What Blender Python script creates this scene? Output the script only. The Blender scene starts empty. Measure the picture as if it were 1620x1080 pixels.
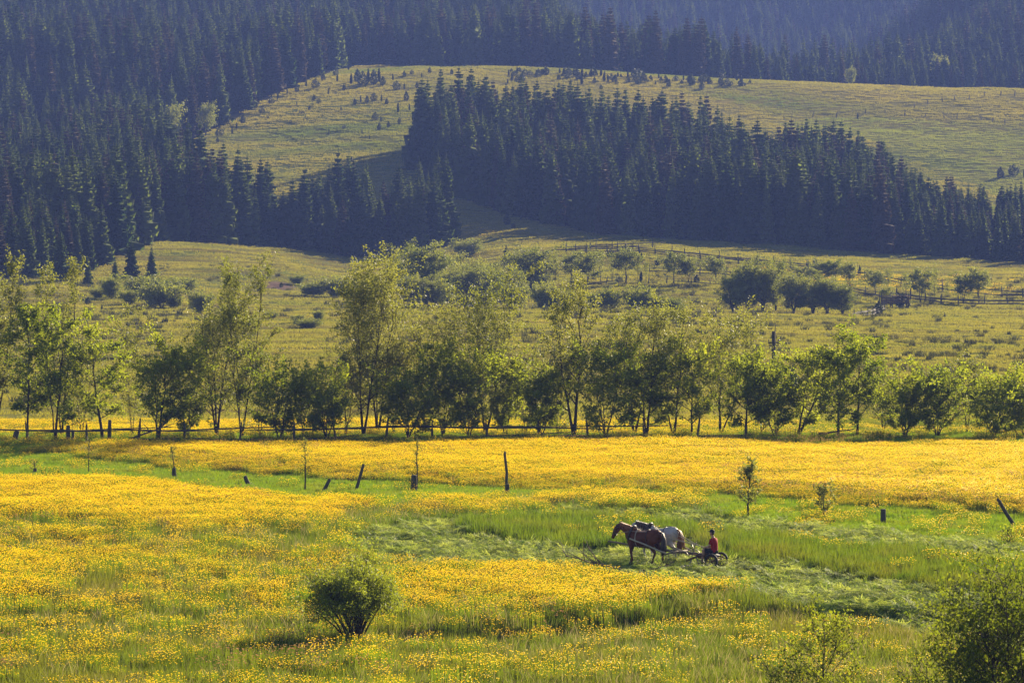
import bpy, bmesh, math, random
import numpy as np
from mathutils import Vector, Matrix, Euler

S = bpy.context.scene
COL = S.collection
R = math.radians
rng = np.random.default_rng(7)

# ------------------------------------------------------------------ camera, sky, sun, exposure
F = 5850.0                     # focal length in pixels of the 1620 px wide photograph
CAMH = 14.1
PITCH = math.atan(198 / F)
cam_d = bpy.data.cameras.new('camera')
cam_d.sensor_width = 36.0
cam_d.lens = F / 1620 * 36.0
cam_d.clip_start = 1.0
cam_d.clip_end = 8000.0
cam = bpy.data.objects.new('camera', cam_d)
cam.location = (0, 0, CAMH)
cam.rotation_euler = (R(90) - PITCH, 0, 0)
COL.objects.link(cam)
S.camera = cam

SUN_EL, SUN_AZ = R(22.5), R(34)
world = bpy.data.worlds.new('World')
S.world = world
world.use_nodes = True
wn = world.node_tree
sky = wn.nodes.new('ShaderNodeTexSky')
sky.sky_type = 'NISHITA'
sky.sun_disc = False
sky.sun_elevation = SUN_EL
sky.sun_rotation = SUN_AZ
bg = wn.nodes['Background']
bg.inputs['Strength'].default_value = 0.05
wn.links.new(sky.outputs[0], bg.inputs['Color'])

sun_d = bpy.data.lights.new('sun', 'SUN')
sun_d.energy = 5.0
sun_d.angle = R(0.55)
sun_d.color = (1.0, 0.85, 0.58)
sun = bpy.data.objects.new('sun', sun_d)
sun_dir = Vector((math.sin(SUN_AZ) * math.cos(SUN_EL), math.cos(SUN_AZ) * math.cos(SUN_EL), math.sin(SUN_EL)))
sun.rotation_euler = sun_dir.to_track_quat('Z', 'Y').to_euler()
sun.location = (60, 80, 60)
COL.objects.link(sun)

S.view_settings.view_transform = 'Standard'
S.view_settings.look = 'None'
S.view_settings.exposure = 1.78
S.view_settings.gamma = 1.0
S.render.engine = 'CYCLES'
S.cycles.use_denoising = True
S.cycles.max_bounces = 6
S.cycles.diffuse_bounces = 3
S.cycles.transmission_bounces = 4
S.cycles.volume_bounces = 0
S.cycles.sample_clamp_indirect = 4.0

HAZE_DENSITY = 0.000128
HAZE_COLOR = (0.25, 0.37, 1.0)

# ------------------------------------------------------------------ helpers
def sstep(a, b, x):
    t = np.clip((x - a) / (b - a), 0, 1)
    return t * t * (3 - 2 * t)

def _hash(ix, iy, seed):
    n = np.sin(ix * 127.1 + iy * 311.7 + seed * 74.7) * 43758.5453
    return n - np.floor(n)

def vnoise(x, y, scale, seed=0):
    x = np.asarray(x, float) / scale + seed * 3.17
    y = np.asarray(y, float) / scale - seed * 1.91
    ix, iy = np.floor(x), np.floor(y)
    fx, fy = x - ix, y - iy
    fx = fx * fx * (3 - 2 * fx)
    fy = fy * fy * (3 - 2 * fy)
    a = _hash(ix, iy, seed); b = _hash(ix + 1, iy, seed)
    c = _hash(ix, iy + 1, seed); d = _hash(ix + 1, iy + 1, seed)
    return (a + (b - a) * fx) * (1 - fy) + (c + (d - c) * fx) * fy

def fnoise(x, y, scale, seed=0):
    return (vnoise(x, y, scale, seed) + 0.5 * vnoise(x, y, scale / 2.1, seed + 5) + 0.25 * vnoise(x, y, scale / 4.3, seed + 9)) / 1.75

def y2z(ypx, Y):               # height of a photograph row at forward distance Y
    return CAMH + Y * np.tan(-PITCH + np.arctan((540.0 - ypx) / F))

def z2y(z, Y):
    return 540.0 - F * np.tan(np.arctan((z - CAMH) / Y) + PITCH)

def px_of(X, Y):
    return 810.0 + F * X / Y

def x_of(px, Y):
    return (px - 810.0) * Y / F

def inpoly(px, py, poly):
    px = np.asarray(px, float); py = np.asarray(py, float)
    inside = np.zeros(px.shape, bool)
    n = len(poly)
    for i in range(n):
        x0, y0 = poly[i]; x1, y1 = poly[(i + 1) % n]
        if y0 == y1: continue
        c = (y0 > py) != (y1 > py)
        inside ^= c & (px < (x1 - x0) * (py - y0) / (y1 - y0) + x0)
    return inside

# ------------------------------------------------------------------ the terrain (surveyed as columns of distance : photograph row)
NEAR = [(-40, 15.0), (0, 12.3), (30, 8.3), (60, 4.0), (90, 1.0), (112, 0.05), (135, 0.0), (175, 0.0), (220, 0.0), (237, 0.0), (246, -0.62), (258, -0.9), (300, -1.1), (345, -1.0)]
COLS = {
    -700: [(420, 540), (540, 480), (600, 455), (680, 420), (760, 390), (900, 300), (1000, 230), (1100, 180), (1200, 130), (1320, 75), (1500, -10), (1700, -70), (1800, -62), (2300, 10)],
    0:    [(420, 545), (540, 485), (600, 456), (680, 428), (760, 395), (900, 300), (1000, 230), (1100, 180), (1200, 130), (1320, 75), (1500, -10), (1700, -70), (1800, -62), (2300, 10)],
    250:  [(420, 545), (540, 490), (600, 466), (650, 440), (720, 405), (770, 384), (900, 292), (1000, 230), (1100, 180), (1200, 128), (1320, 80), (1500, -5), (1700, -70), (1800, -62), (2300, 10)],
    420:  [(420, 545), (540, 495), (600, 474), (640, 455), (690, 420), (760, 404), (820, 385), (900, 303), (1000, 222), (1090, 160), (1170, 128), (1230, 112), (1320, 85), (1500, -5), (1700, -70), (1800, -62), (2300, 10)],
    560:  [(420, 545), (540, 496), (600, 478), (680, 455), (740, 430), (800, 412), (900, 300), (1000, 208), (1090, 146), (1170, 111), (1230, 105), (1320, 88), (1500, 0), (1700, -70), (1800, -62), (2300, 10)],
    690:  [(420, 545), (540, 496), (600, 479), (680, 455), (740, 425), (800, 396), (880, 318), (930, 272), (1000, 205), (1090, 144), (1165, 106), (1230, 108), (1320, 88), (1500, 0), (1680, -70), (1800, -62), (2300, 10)],
    800:  [(420, 545), (540, 489), (560, 496), (600, 480), (680, 442), (740, 408), (800, 376), (870, 333), (950, 268), (1060, 184), (1130, 130), (1180, 107), (1230, 112), (1320, 96), (1440, 40), (1560, -5), (1700, -45), (2000, -60), (2300, -70)],
    1000: [(420, 545), (540, 491), (560, 499), (600, 478), (640, 449), (700, 409), (760, 388), (830, 370), (920, 310), (1020, 236), (1110, 160), (1180, 117), (1240, 124), (1310, 122), (1380, 128), (1460, 175), (1700, 190), (1900, 105), (2100, 10), (2300, -75)],
    1300: [(420, 550), (540, 498), (560, 505), (600, 484), (640, 460), (700, 425), (790, 389), (880, 345), (1000, 282), (1090, 205), (1200, 131), (1250, 146), (1340, 152), (1400, 165), (1480, 190), (1700, 190), (1900, 100), (2100, 10), (2300, -75)],
    1620: [(420, 552), (540, 506), (560, 510), (600, 490), (640, 474), (700, 440), (775, 412), (880, 365), (960, 325), (1090, 215), (1200, 143), (1250, 160), (1330, 152), (1420, 110), (1520, 55), (1620, 8), (1720, -25), (1900, 20), (2300, -40)],
    2320: [(420, 552), (540, 506), (560, 510), (600, 490), (640, 474), (700, 440), (775, 412), (880, 365), (960, 325), (1090, 215), (1200, 143), (1250, 160), (1330, 150), (1420, 100), (1520, 40), (1620, -10), (1720, -40), (1900, 10), (2300, -40)],
}
_COLX = sorted(COLS)

def _pchip(xk, yk, x):
    xk = np.array(xk, float); yk = np.array(yk, float)
    h = np.diff(xk); d = np.diff(yk) / h
    m = np.zeros_like(yk)
    for i in range(1, len(xk) - 1):
        if d[i - 1] * d[i] > 0:
            w1 = 2 * h[i] + h[i - 1]; w2 = h[i] + 2 * h[i - 1]
            m[i] = (w1 + w2) / (w1 / d[i - 1] + w2 / d[i])
    m[0], m[-1] = d[0], d[-1]
    x = np.clip(x, xk[0], xk[-1])
    i = np.clip(np.searchsorted(xk, x) - 1, 0, len(xk) - 2)
    t = (x - xk[i]) / h[i]
    return ((1 + 2 * t) * (1 - t) ** 2 * yk[i] + t * (1 - t) ** 2 * h[i] * m[i] + t * t * (3 - 2 * t) * yk[i + 1] + t * t * (t - 1) * h[i] * m[i + 1])

_DG = np.concatenate([np.arange(-40, 2301, 2.0)])
_TAB = np.array([_pchip([p[0] for p in NEAR] + [p[0] for p in COLS[c]], [p[1] for p in NEAR] + [float(y2z(p[1], p[0])) for p in COLS[c]], _DG) for c in _COLX])
_UX = np.arange(-700, 2321, 10.0)
_TABU = np.array([_pchip(_COLX, _TAB[:, j], _UX) for j in range(len(_DG))]).T      # [u, D]
for _ in range(3):                                                                 # soften across columns
    _TABU[1:-1] = 0.25 * _TABU[:-2] + 0.5 * _TABU[1:-1] + 0.25 * _TABU[2:]

def micro(X, Y):
    far = sstep(250, 420, Y)
    near = (1 - far) * sstep(60, 118, Y)
    z = near * (0.28 * (fnoise(X, Y, 14, 3) - 0.5) + 0.12 * (vnoise(X, Y, 3.2, 4) - 0.5))
    z += far * (2.1 * (fnoise(X, Y * 0.8, 46, 6) - 0.5) + 0.5 * (vnoise(X, Y, 9, 8) - 0.5)) * sstep(560, 760, Y)
    z += far * (1 - sstep(560, 760, Y)) * (0.95 * (fnoise(X * 0.4, Y, 16, 6) - 0.5) + 0.22 * (vnoise(X, Y, 4, 8) - 0.5))
    # the low turf bank in front of the flower field
    pxx = px_of(X, np.maximum(Y, 60))
    yb = 124.5 + 3.0 * sstep(650, 900, pxx) + 5.5 * sstep(880, 1200, pxx)
    z -= 0.55 * (1 - sstep(yb - 0.7, yb + 0.5, Y)) * sstep(560, 660, pxx) * sstep(90, 112, Y)
    # folds of the wooded slopes
    fold = (1 - sstep(250, 330, pxx)) * sstep(830, 960, Y) + sstep(1235, 1330, Y)
    z += np.clip(fold, 0, 1) * (15.0 * (vnoise(X, Y, 105, 14) - 0.5) + 6.0 * (vnoise(X, Y, 42, 15) - 0.5))
    return z

def ground(X, Y):
    X = np.asarray(X, float); Y = np.asarray(Y, float)
    px = px_of(X, np.maximum(Y, 60.0))
    fu = np.clip((px + 700) / 10.0, 0, len(_UX) - 1.001)
    fd = np.clip((Y + 40) / 2.0, 0, len(_DG) - 1.001)
    iu = fu.astype(int); idd = fd.astype(int)
    a = fu - iu; b = fd - idd
    T = _TABU
    z = (T[iu, idd] * (1 - a) + T[iu + 1, idd] * a) * (1 - b) + (T[iu, idd + 1] * (1 - a) + T[iu + 1, idd + 1] * a) * b
    return z + micro(X, Y)

def gz(X, Y):
    return float(ground(np.array([X]), np.array([Y]))[0])

_RY = np.concatenate([np.arange(100, 400, 0.25), np.arange(400, 2200, 0.7)])
def hit(px, py):
    """first ground point seen at a photograph pixel"""
    X = x_of(px, _RY)
    yy = z2y(ground(X, _RY), _RY)
    k = int(np.argmax(yy <= py))
    return float(X[k]), float(_RY[k]), gz(X[k], _RY[k])

def at(px, Y):
    X = x_of(px, Y)
    return float(X), float(Y), gz(X, Y)

# ------------------------------------------------------------------ meshes and objects
def mesh_np(name, V, Fs, mats, midx=None, smooth=False):
    """Fs: list of face arrays (each M x k)"""
    me = bpy.data.meshes.new(name)
    V = np.asarray(V, np.float32)
    if not isinstance(Fs, list): Fs = [Fs]
    Fs = [np.asarray(f, np.int32) for f in Fs if len(f)]
    me.vertices.add(len(V)); me.vertices.foreach_set('co', V.ravel())
    loops = np.concatenate([f.ravel() for f in Fs])
    tot = np.concatenate([np.full(len(f), f.shape[1], np.int32) for f in Fs])
    start = np.concatenate([[0], np.cumsum(tot)[:-1]]).astype(np.int32)
    me.loops.add(len(loops)); me.loops.foreach_set('vertex_index', loops)
    me.polygons.add(len(tot)); me.polygons.foreach_set('loop_start', start); me.polygons.foreach_set('loop_total', tot)
    if not isinstance(mats, (list, tuple)): mats = [mats]
    for m in mats: me.materials.append(m)
    if midx is not None: me.polygons.foreach_set('material_index', np.asarray(midx, np.int32))
    if smooth: me.polygons.foreach_set('use_smooth', np.ones(len(tot), bool))
    me.update(calc_edges=True)
    return me

class MB:
    """gathers tubes, boxes and lofts into one mesh"""
    def __init__(self): self.V = []; self.Q = []; self.T = []; self.n = 0
    def add(self, V, Q=None, T=None):
        V = np.asarray(V, float)
        self.V.append(V)
        if Q is not None and len(Q): self.Q.append(np.asarray(Q, int) + self.n)
        if T is not None and len(T): self.T.append(np.asarray(T, int) + self.n)
        self.n += len(V)
    def tube(self, P, rad, seg=6, cap=True):
        """P: points, rad: radius, (rw, rh) per point or scalars"""
        P = np.asarray(P, float); k = len(P)
        rad = np.asarray(rad, float)
        if rad.ndim == 0: rad = np.full(k, float(rad))
        if rad.ndim == 1: rad = np.stack([rad, rad], 1)
        t = np.gradient(P, axis=0); t /= np.linalg.norm(t, axis=1)[:, None] + 1e-9
        up = np.array([0, 0, 1.0]); side = np.cross(up, t)
        bad = np.linalg.norm(side, axis=1) < 0.15
        side[bad] = np.cross(np.array([1.0, 0, 0]), t[bad])
        side /= np.linalg.norm(side, axis=1)[:, None]
        for i in range(1, k):
            if np.dot(side[i], side[i - 1]) < 0: side[i] = -side[i]
        u2 = np.cross(t, side)
        a = np.linspace(0, 2 * math.pi, seg, endpoint=False)
        V = P[:, None, :] + side[:, None, :] * (np.cos(a)[None, :, None] * rad[:, 0][:, None, None]) + u2[:, None, :] * (np.sin(a)[None, :, None] * rad[:, 1][:, None, None])
        V = V.reshape(-1, 3)
        Q = []
        for i in range(k - 1):
            for j in range(seg):
                Q.append((i * seg + j, i * seg + (j + 1) % seg, (i + 1) * seg + (j + 1) % seg, (i + 1) * seg + j))
        T = []
        if cap:
            V = np.vstack([V, P[0], P[-1]])
            c0, c1 = k * seg, k * seg + 1
            for j in range(seg):
                T.append((c0, (j + 1) % seg, j)); T.append((c1, (k - 1) * seg + j, (k - 1) * seg + (j + 1) % seg))
        self.add(V, Q, T)
    def box(self, c, s, rot=None):
        c = np.asarray(c, float); s = np.asarray(s, float) / 2
        V = np.array([(x, y, z) for x in (-1, 1) for y in (-1, 1) for z in (-1, 1)], float) * s
        if rot is not None: V = V @ np.array(Euler(rot).to_matrix()).T
        self.add(V + c, [(0, 1, 3, 2), (4, 6, 7, 5), (0, 4, 5, 1), (2, 3, 7, 6), (0, 2, 6, 4), (1, 5, 7, 3)])
    def ball(self, c, r, seg=10, rings=7):
        c = np.asarray(c, float); r = np.asarray(r, float) * np.ones(3)
        ph = np.linspace(0, math.pi, rings + 1)[1:-1]
        a = np.linspace(0, 2 * math.pi, seg, endpoint=False)
        V = np.array([(math.sin(p) * math.cos(q), math.sin(p) * math.sin(q), math.cos(p)) for p in ph for q in a])
        V = np.vstack([V, [(0, 0, 1), (0, 0, -1)]]) * r + c
        k = rings - 1
        Q = [(i * seg + j, (i + 1) * seg + j, (i + 1) * seg + (j + 1) % seg, i * seg + (j + 1) % seg) for i in range(k - 1) for j in range(seg)]
        T = [(k * seg, j, (j + 1) % seg) for j in range(seg)] + [(k * seg + 1, (k - 1) * seg + (j + 1) % seg, (k - 1) * seg + j) for j in range(seg)]
        self.add(V, Q, T)
    def mesh(self, name, mat, smooth=False):
        Fs = []
        if self.Q: Fs.append(np.vstack(self.Q))
        if self.T: Fs.append(np.vstack(self.T))
        return mesh_np(name, np.vstack(self.V), Fs, mat, smooth=smooth)

def obj(name, me, parent=None, loc=None, rot=None, scl=None):
    o = bpy.data.objects.new(name, me)
    COL.objects.link(o)
    if parent is not None: o.parent = parent
    if loc is not None: o.location = loc
    if rot is not None: o.rotation_euler = rot
    if scl is not None: o.scale = scl
    return o

def tag(o, label=None, cat=None, group=None, kind=None):
    if label: o['label'] = label
    if cat: o['category'] = cat
    if group: o['group'] = group
    if kind: o['kind'] = kind
    return o

def thing(name, label, cat, loc=(0, 0, 0), rz=0.0, group=None, scl=None):
    return tag(obj(name, None, None, loc, (0, 0, rz), scl), label, cat, group)

# ------------------------------------------------------------------ materials
def _mat(name):
    m = bpy.data.materials.new(name); m.use_nodes = True
    nt = m.node_tree; nt.nodes.clear()
    return m, nt, nt.nodes.new('ShaderNodeOutputMaterial')

def leafy(name, c1, c2, trans=0.45, scale=0.6, rough=0.5, spec=0.25, tint=(1.25, 1.2, 0.55), rnd=0.6, c3=None, patch=None, streak=1.0):
    """foliage and grass: colour varies from plant to plant and in patches; thin blades let the sun through"""
    m, nt, out = _mat(name)
    N = nt.nodes.new; L = nt.links.new
    geo = N('ShaderNodeNewGeometry'); info = N('ShaderNodeObjectInfo')
    no = N('ShaderNodeTexNoise'); no.inputs['Scale'].default_value = scale; no.inputs['Detail'].default_value = 3
    L(geo.outputs['Position'], no.inputs['Vector'])
    ma = N('ShaderNodeMath'); ma.operation = 'MULTIPLY_ADD'; ma.inputs[1].default_value = rnd; L(info.outputs['Random'], ma.inputs[0])
    mb = N('ShaderNodeMath'); mb.operation = 'MULTIPLY_ADD'; mb.inputs[1].default_value = 2.2 * (1 - rnd * 0.5); mb.inputs[2].default_value = -0.6 * (1 - rnd * 0.5) - rnd * 0.25
    L(no.outputs['Fac'], mb.inputs[0]); L(mb.outputs[0], ma.inputs[2])
    cl = N('ShaderNodeClamp'); L(ma.outputs[0], cl.inputs['Value'])
    mix = N('ShaderNodeMix'); mix.data_type = 'RGBA'
    mix.inputs['A'].default_value = (*c1, 1); mix.inputs['B'].default_value = (*c2, 1)
    L(cl.outputs[0], mix.inputs['Factor'])
    colour = mix.outputs['Result']
    if c3 is not None:
        n2 = N('ShaderNodeTexNoise'); n2.inputs['Scale'].default_value = patch; n2.inputs['Detail'].default_value = 4
        mpn = N('ShaderNodeMapping'); mpn.inputs['Scale'].default_value = (streak, 1, 1); L(geo.outputs['Position'], mpn.inputs['Vector']); L(mpn.outputs[0], n2.inputs['Vector'])
        mr = N('ShaderNodeMapRange'); mr.inputs['From Min'].default_value = 0.48; mr.inputs['From Max'].default_value = 0.66
        L(n2.outputs['Fac'], mr.inputs['Value'])
        m2 = N('ShaderNodeMix'); m2.data_type = 'RGBA'; L(mr.outputs[0], m2.inputs['Factor']); L(colour, m2.inputs['A']); m2.inputs['B'].default_value = (*c3, 1)
        colour = m2.outputs['Result']
    p = N('ShaderNodeBsdfPrincipled'); p.inputs['Roughness'].default_value = rough; p.inputs['Specular IOR Level'].default_value = spec
    L(colour, p.inputs['Base Color'])
    tm = N('ShaderNodeMix'); tm.data_type = 'RGBA'; tm.blend_type = 'MULTIPLY'; tm.inputs['Factor'].default_value = 1; L(colour, tm.inputs['A']); tm.inputs['B'].default_value = (*tint, 1)
    t = N('ShaderNodeBsdfTranslucent'); L(tm.outputs['Result'], t.inputs['Color'])
    ms = N('ShaderNodeMixShader'); ms.inputs[0].default_value = trans
    L(p.outputs[0], ms.inputs[1]); L(t.outputs[0], ms.inputs[2]); L(ms.outputs[0], out.inputs['Surface'])
    return m

def solid(name, c1, c2=None, scale=8.0, rough=0.75, spec=0.2, bump=0.0, metal=0.0, obj_coords=True, stretch=None):
    m, nt, out = _mat(name)
    N = nt.nodes.new; L = nt.links.new
    p = N('ShaderNodeBsdfPrincipled'); p.inputs['Roughness'].default_value = rough; p.inputs['Specular IOR Level'].default_value = spec; p.inputs['Metallic'].default_value = metal
    tc = N('ShaderNodeTexCoord'); no = N('ShaderNodeTexNoise'); no.inputs['Scale'].default_value = scale; no.inputs['Detail'].default_value = 5
    mp = N('ShaderNodeMapping')
    if stretch: mp.inputs['Scale'].default_value = stretch
    L(tc.outputs['Object'], mp.inputs['Vector']); L(mp.outputs[0], no.inputs['Vector'])
    mr = N('ShaderNodeMapRange'); mr.inputs['From Min'].default_value = 0.3; mr.inputs['From Max'].default_value = 0.7; L(no.outputs['Fac'], mr.inputs['Value'])
    mix = N('ShaderNodeMix'); mix.data_type = 'RGBA'; L(mr.outputs[0], mix.inputs['Factor'])
    mix.inputs['A'].default_value = (*c1, 1); mix.inputs['B'].default_value = (*(c2 or tuple(v * 0.6 for v in c1)), 1)
    L(mix.outputs['Result'], p.inputs['Base Color'])
    if bump:
        b = N('ShaderNodeBump'); b.inputs['Strength'].default_value = bump; b.inputs['Distance'].default_value = 0.02
        L(no.outputs['Fac'], b.inputs['Height']); L(b.outputs[0], p.inputs['Normal'])
    L(p.outputs[0], out.inputs['Surface'])
    return m

M = {}
M['bark'] = solid('bark', (0.055, 0.042, 0.030), (0.028, 0.022, 0.017), 9, 0.9, 0.1, 0.6, stretch=(3, 3, 0.6))
M['old_wood'] = solid('old_wood', (0.10, 0.085, 0.068), (0.045, 0.037, 0.030), 12, 0.85, 0.15, 0.5, stretch=(4, 4, 0.5))
M['dead_wood'] = solid('dead_wood', (0.16, 0.11, 0.085), (0.07, 0.045, 0.035), 7, 0.85, 0.15, 0.4)
# ------------------------------------------------------------------ the ground sheet
GROVES = {   # woodland outlines on the ground, as (photograph column, distance) pairs
    'left':  [(-330, 640), (60, 640), (95, 660), (150, 672), (185, 720), (235, 768), (330, 782), (430, 800), (520, 806), (640, 800), (705, 803), (715, 818), (690, 832), (600, 842), (530, 840), (470, 836), (400, 829), (355, 836), (288, 870), (264, 925), (242, 985), (-330, 990)],
    'right': [(655, 935), (690, 905), (760, 878), (860, 845), (1000, 818), (1200, 792), (1300, 786), (1480, 778), (1640, 768), (1900, 765), (1900, 890), (1640, 885), (1560, 880), (1500, 890), (1440, 915), (1390, 945), (1300, 965), (1240, 965), (1180, 965), (1130, 985), (1060, 995), (980, 1000), (900, 1003), (800, 1000), (720, 985), (690, 968), (665, 950)],
    'upper': [(-330, 990), (242, 987), (272, 1006), (335, 1032), (400, 1072), (440, 1104), (488, 1148), (540, 1190), (570, 1235), (615, 1250), (660, 1240), (720, 1225), (800, 1208), (960, 1212), (1100, 1225), (1200, 1240), (1300, 1250), (1500, 1255), (1640, 1258), (1950, 1258), (1950, 1330), (1340, 1330), (1200, 1400), (1000, 1400), (900, 1700), (-330, 1700)],
    'distant': [(-330, 1700), (900, 1700), (1000, 1400), (1200, 1400), (1340, 1330), (1950, 1330), (1950, 2290), (-330, 2290)],
}

def in_grove(name, X, Y):
    return inpoly(px_of(X, np.maximum(Y, 60)), Y, GROVES[name])

# pieces of the near field, outlined in the photograph and laid on the ground
POLY = {
    'band': [(-400, 706), (1900, 706), (1900, 832), (1620, 818), (1300, 798), (1100, 784), (900, 776), (700, 768), (500, 757), (300, 742), (150, 725), (0, 711), (-400, 700)],
    'strip': [(-400, 700), (0, 711), (150, 725), (300, 742), (500, 757), (700, 768), (900, 776), (1100, 784), (1300, 798), (1620, 818), (1900, 832), (1900, 900), (1620, 868), (1400, 842), (1160, 824), (1080, 806), (950, 794), (800, 806), (640, 808), (480, 802), (300, 788), (150, 774), (0, 772), (-400, 768)],
    'cut': [(530, 862), (570, 846), (640, 834), (730, 823), (900, 815), (1080, 816), (1160, 824), (1400, 842), (1620, 868), (1900, 900), (1900, 1060), (1620, 1024), (1540, 1000), (1350, 972), (1180, 946), (1060, 935), (900, 912), (720, 904), (590, 892)],
    'isle_a': [(715, 842), (735, 828), (800, 824), (960, 824), (1060, 836), (1130, 846), (1030, 878), (985, 874), (900, 872), (800, 858)],
    'isle_b': [(1080, 842), (1160, 848), (1300, 866), (1440, 880), (1560, 898), (1900, 940), (1900, 985), (1620, 950), (1555, 944), (1480, 938), (1300, 905), (1150, 890), (1120, 880)],
    'fringe': [(520, 845), (540, 815), (620, 806), (760, 800), (950, 796), (1080, 804), (1160, 824), (1080, 816), (900, 815), (730, 823), (640, 834), (570, 846)],
    'front': [(600, 1200), (640, 1012), (760, 1004), (880, 990), (1000, 972), (1080, 955), (1180, 946), (1350, 972), (1540, 1000), (1620, 1024), (1900, 1070), (1900, 1200)],
}

def near_class(X, Y):
    """0 yellow field, 1 yellow band, 2 short green strip, 3 cut grass, 4 standing island, 5 fringe, 6 front grass"""
    px = px_of(X, Y) + 7 * (vnoise(X, Y, 1.3, 21) - 0.5); py = z2y(np.zeros_like(Y), Y) + 6 * (fnoise(X, Y, 2.2, 22) - 0.5) + 5 * (vnoise(X, Y, 0.6, 23) - 0.5)
    c = np.zeros(X.shape, int)
    for k, n in ((1, 'band'), (2, 'strip'), (6, 'front'), (3, 'cut'), (5, 'fringe'), (4, 'isle_a'), (4, 'isle_b')):
        c[inpoly(px, py, POLY[n])] = k
    return c

def make_ground():
    u = np.concatenate([np.linspace(-0.26, -0.15, 26)[:-1], np.linspace(-0.15, 0.15, 290), np.linspace(0.15, 0.26, 26)[1:]])
    Y = np.concatenate([np.arange(-40, 96, 4), np.arange(96, 262, 0.55), np.arange(262, 620, 1.9), np.arange(620, 1300, 2.8), np.arange(1300, 2300, 9.0)])
    U, YY = np.meshgrid(u, Y)
    XX = U * np.maximum(YY, 60.0)
    ZZ = ground(XX, YY)
    # turf cut lower in the mown parts
    V = np.stack([XX, YY, ZZ], -1).reshape(-1, 3)
    nr, nc = XX.shape
    idx = np.arange(nr * nc).reshape(nr, nc)
    Q = np.stack([idx[:-1, :-1], idx[:-1, 1:], idx[1:, 1:], idx[1:, :-1]], -1).reshape(-1, 4)
    # what covers the ground, as the colour of the cover itself
    X = XX.ravel(); Yv = YY.ravel()
    C = np.zeros((len(X), 3))
    base = np.array([0.090, 0.100, 0.022])
    olive = np.array([0.120, 0.115, 0.030])
    ochre = np.array([0.165, 0.130, 0.040])
    n1 = fnoise(X, Yv, 60, 31)[:, None]; n2 = fnoise(X, Yv, 17, 32)[:, None]
    C[:] = base + (olive - base) * sstep(0.3, 0.7, n1) + (ochre - olive) * sstep(0.55, 0.8, n2) * 0.7
    dry = sstep(1020, 1160, Yv)[:, None] * 0.6
    C = C * (1 - dry) + ochre * dry
    near = Yv < 270
    cls = np.full(len(X), -1); cls[near] = near_class(X[near], np.maximum(Yv[near], 60))
    pal = {0: (0.075, 0.085, 0.018), 1: (0.075, 0.085, 0.018), 2: (0.055, 0.105, 0.014), 3: (0.060, 0.095, 0.022), 4: (0.05, 0.08, 0.016), 5: (0.06, 0.08, 0.018), 6: (0.07, 0.085, 0.02)}
    for k, c in pal.items(): C[cls == k] = c
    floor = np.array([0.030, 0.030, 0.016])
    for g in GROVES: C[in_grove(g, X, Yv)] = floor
    # bare earth scar and the yellow strip of the far paddock
    px = px_of(X, np.maximum(Yv, 60)); 
    scar = np.exp(-((px - 440) / 28.0) ** 2 - ((Yv - 648) / 9.0) ** 2)[:, None]
    C = C * (1 - np.clip(scar * 1.3, 0, 1)) + np.array([0.11, 0.075, 0.06]) * np.clip(scar * 1.3, 0, 1)
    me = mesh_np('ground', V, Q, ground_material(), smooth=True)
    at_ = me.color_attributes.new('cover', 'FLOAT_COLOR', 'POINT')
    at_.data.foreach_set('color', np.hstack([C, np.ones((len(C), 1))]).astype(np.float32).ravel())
    tag(obj('ground', me), kind='structure')

def ground_material():
    m, nt, out = _mat('meadow_ground')
    N = nt.nodes.new; L = nt.links.new
    at_ = N('ShaderNodeAttribute'); at_.attribute_name = 'cover'
    geo = N('ShaderNodeNewGeometry')
    no = N('ShaderNodeTexNoise'); no.inputs['Scale'].default_value = 0.35; no.inputs['Detail'].default_value = 8; no.inputs['Roughness'].default_value = 0.7
    L(geo.outputs['Position'], no.inputs['Vector'])
    mr = N('ShaderNodeMapRange'); mr.inputs['From Min'].default_value = 0.3; mr.inputs['From Max'].default_value = 0.7; mr.inputs['To Min'].default_value = 0.6; mr.inputs['To Max'].default_value = 1.35
    L(no.outputs['Fac'], mr.inputs['Value'])
    mul = N('ShaderNodeVectorMath'); mul.operation = 'SCALE'; L(at_.outputs['Color'], mul.inputs[0]); L(mr.outputs[0], mul.inputs['Scale'])
    p = N('ShaderNodeBsdfPrincipled'); p.inputs['Roughness'].default_value = 1.0; p.inputs['Specular IOR Level'].default_value = 0.0
    L(mul.outputs[0], p.inputs['Base Color'])
    b = N('ShaderNodeBump'); b.inputs['Strength'].default_value = 0.6; b.inputs['Distance'].default_value = 0.5
    L(no.outputs['Fac'], b.inputs['Height']); L(b.outputs[0], p.inputs['Normal'])
    L(p.outputs[0], out.inputs['Surface'])
    return m

make_ground()

# ------------------------------------------------------------------ the air over the valley
def make_haze():
    zt = float(ground(np.array([0.0, -300.0, 300.0]), np.array([2290.0, 2290.0, 2290.0])).max())
    zt = max(zt, float(_TABU.max())) + 40.0
    x, y0, y1, z0 = 640.0, -60.0, 2330.0, float(_TABU.min()) - 3.0
    mb = MB(); mb.box((0, (y0 + y1) / 2, (z0 + zt) / 2), (2 * x, y1 - y0, zt - z0))
    m, nt, out = _mat('haze_air')
    v = nt.nodes.new('ShaderNodeVolumePrincipled')
    v.inputs['Color'].default_value = (*HAZE_COLOR, 1)
    v.inputs['Density'].default_value = HAZE_DENSITY
    v.inputs['Anisotropy'].default_value = 0.0
    nt.links.new(v.outputs[0], out.inputs['Volume'])
    tag(obj('haze', mb.mesh('haze', m)), kind='stuff')

# ------------------------------------------------------------------ scattering of ground cover with geometry nodes
def proto_collection(name, meshes):
    c = bpy.data.collections.new(name)
    for i, me in enumerate(meshes):
        o = bpy.data.objects.new(me.name, me); c.objects.link(o)
    return c

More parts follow.
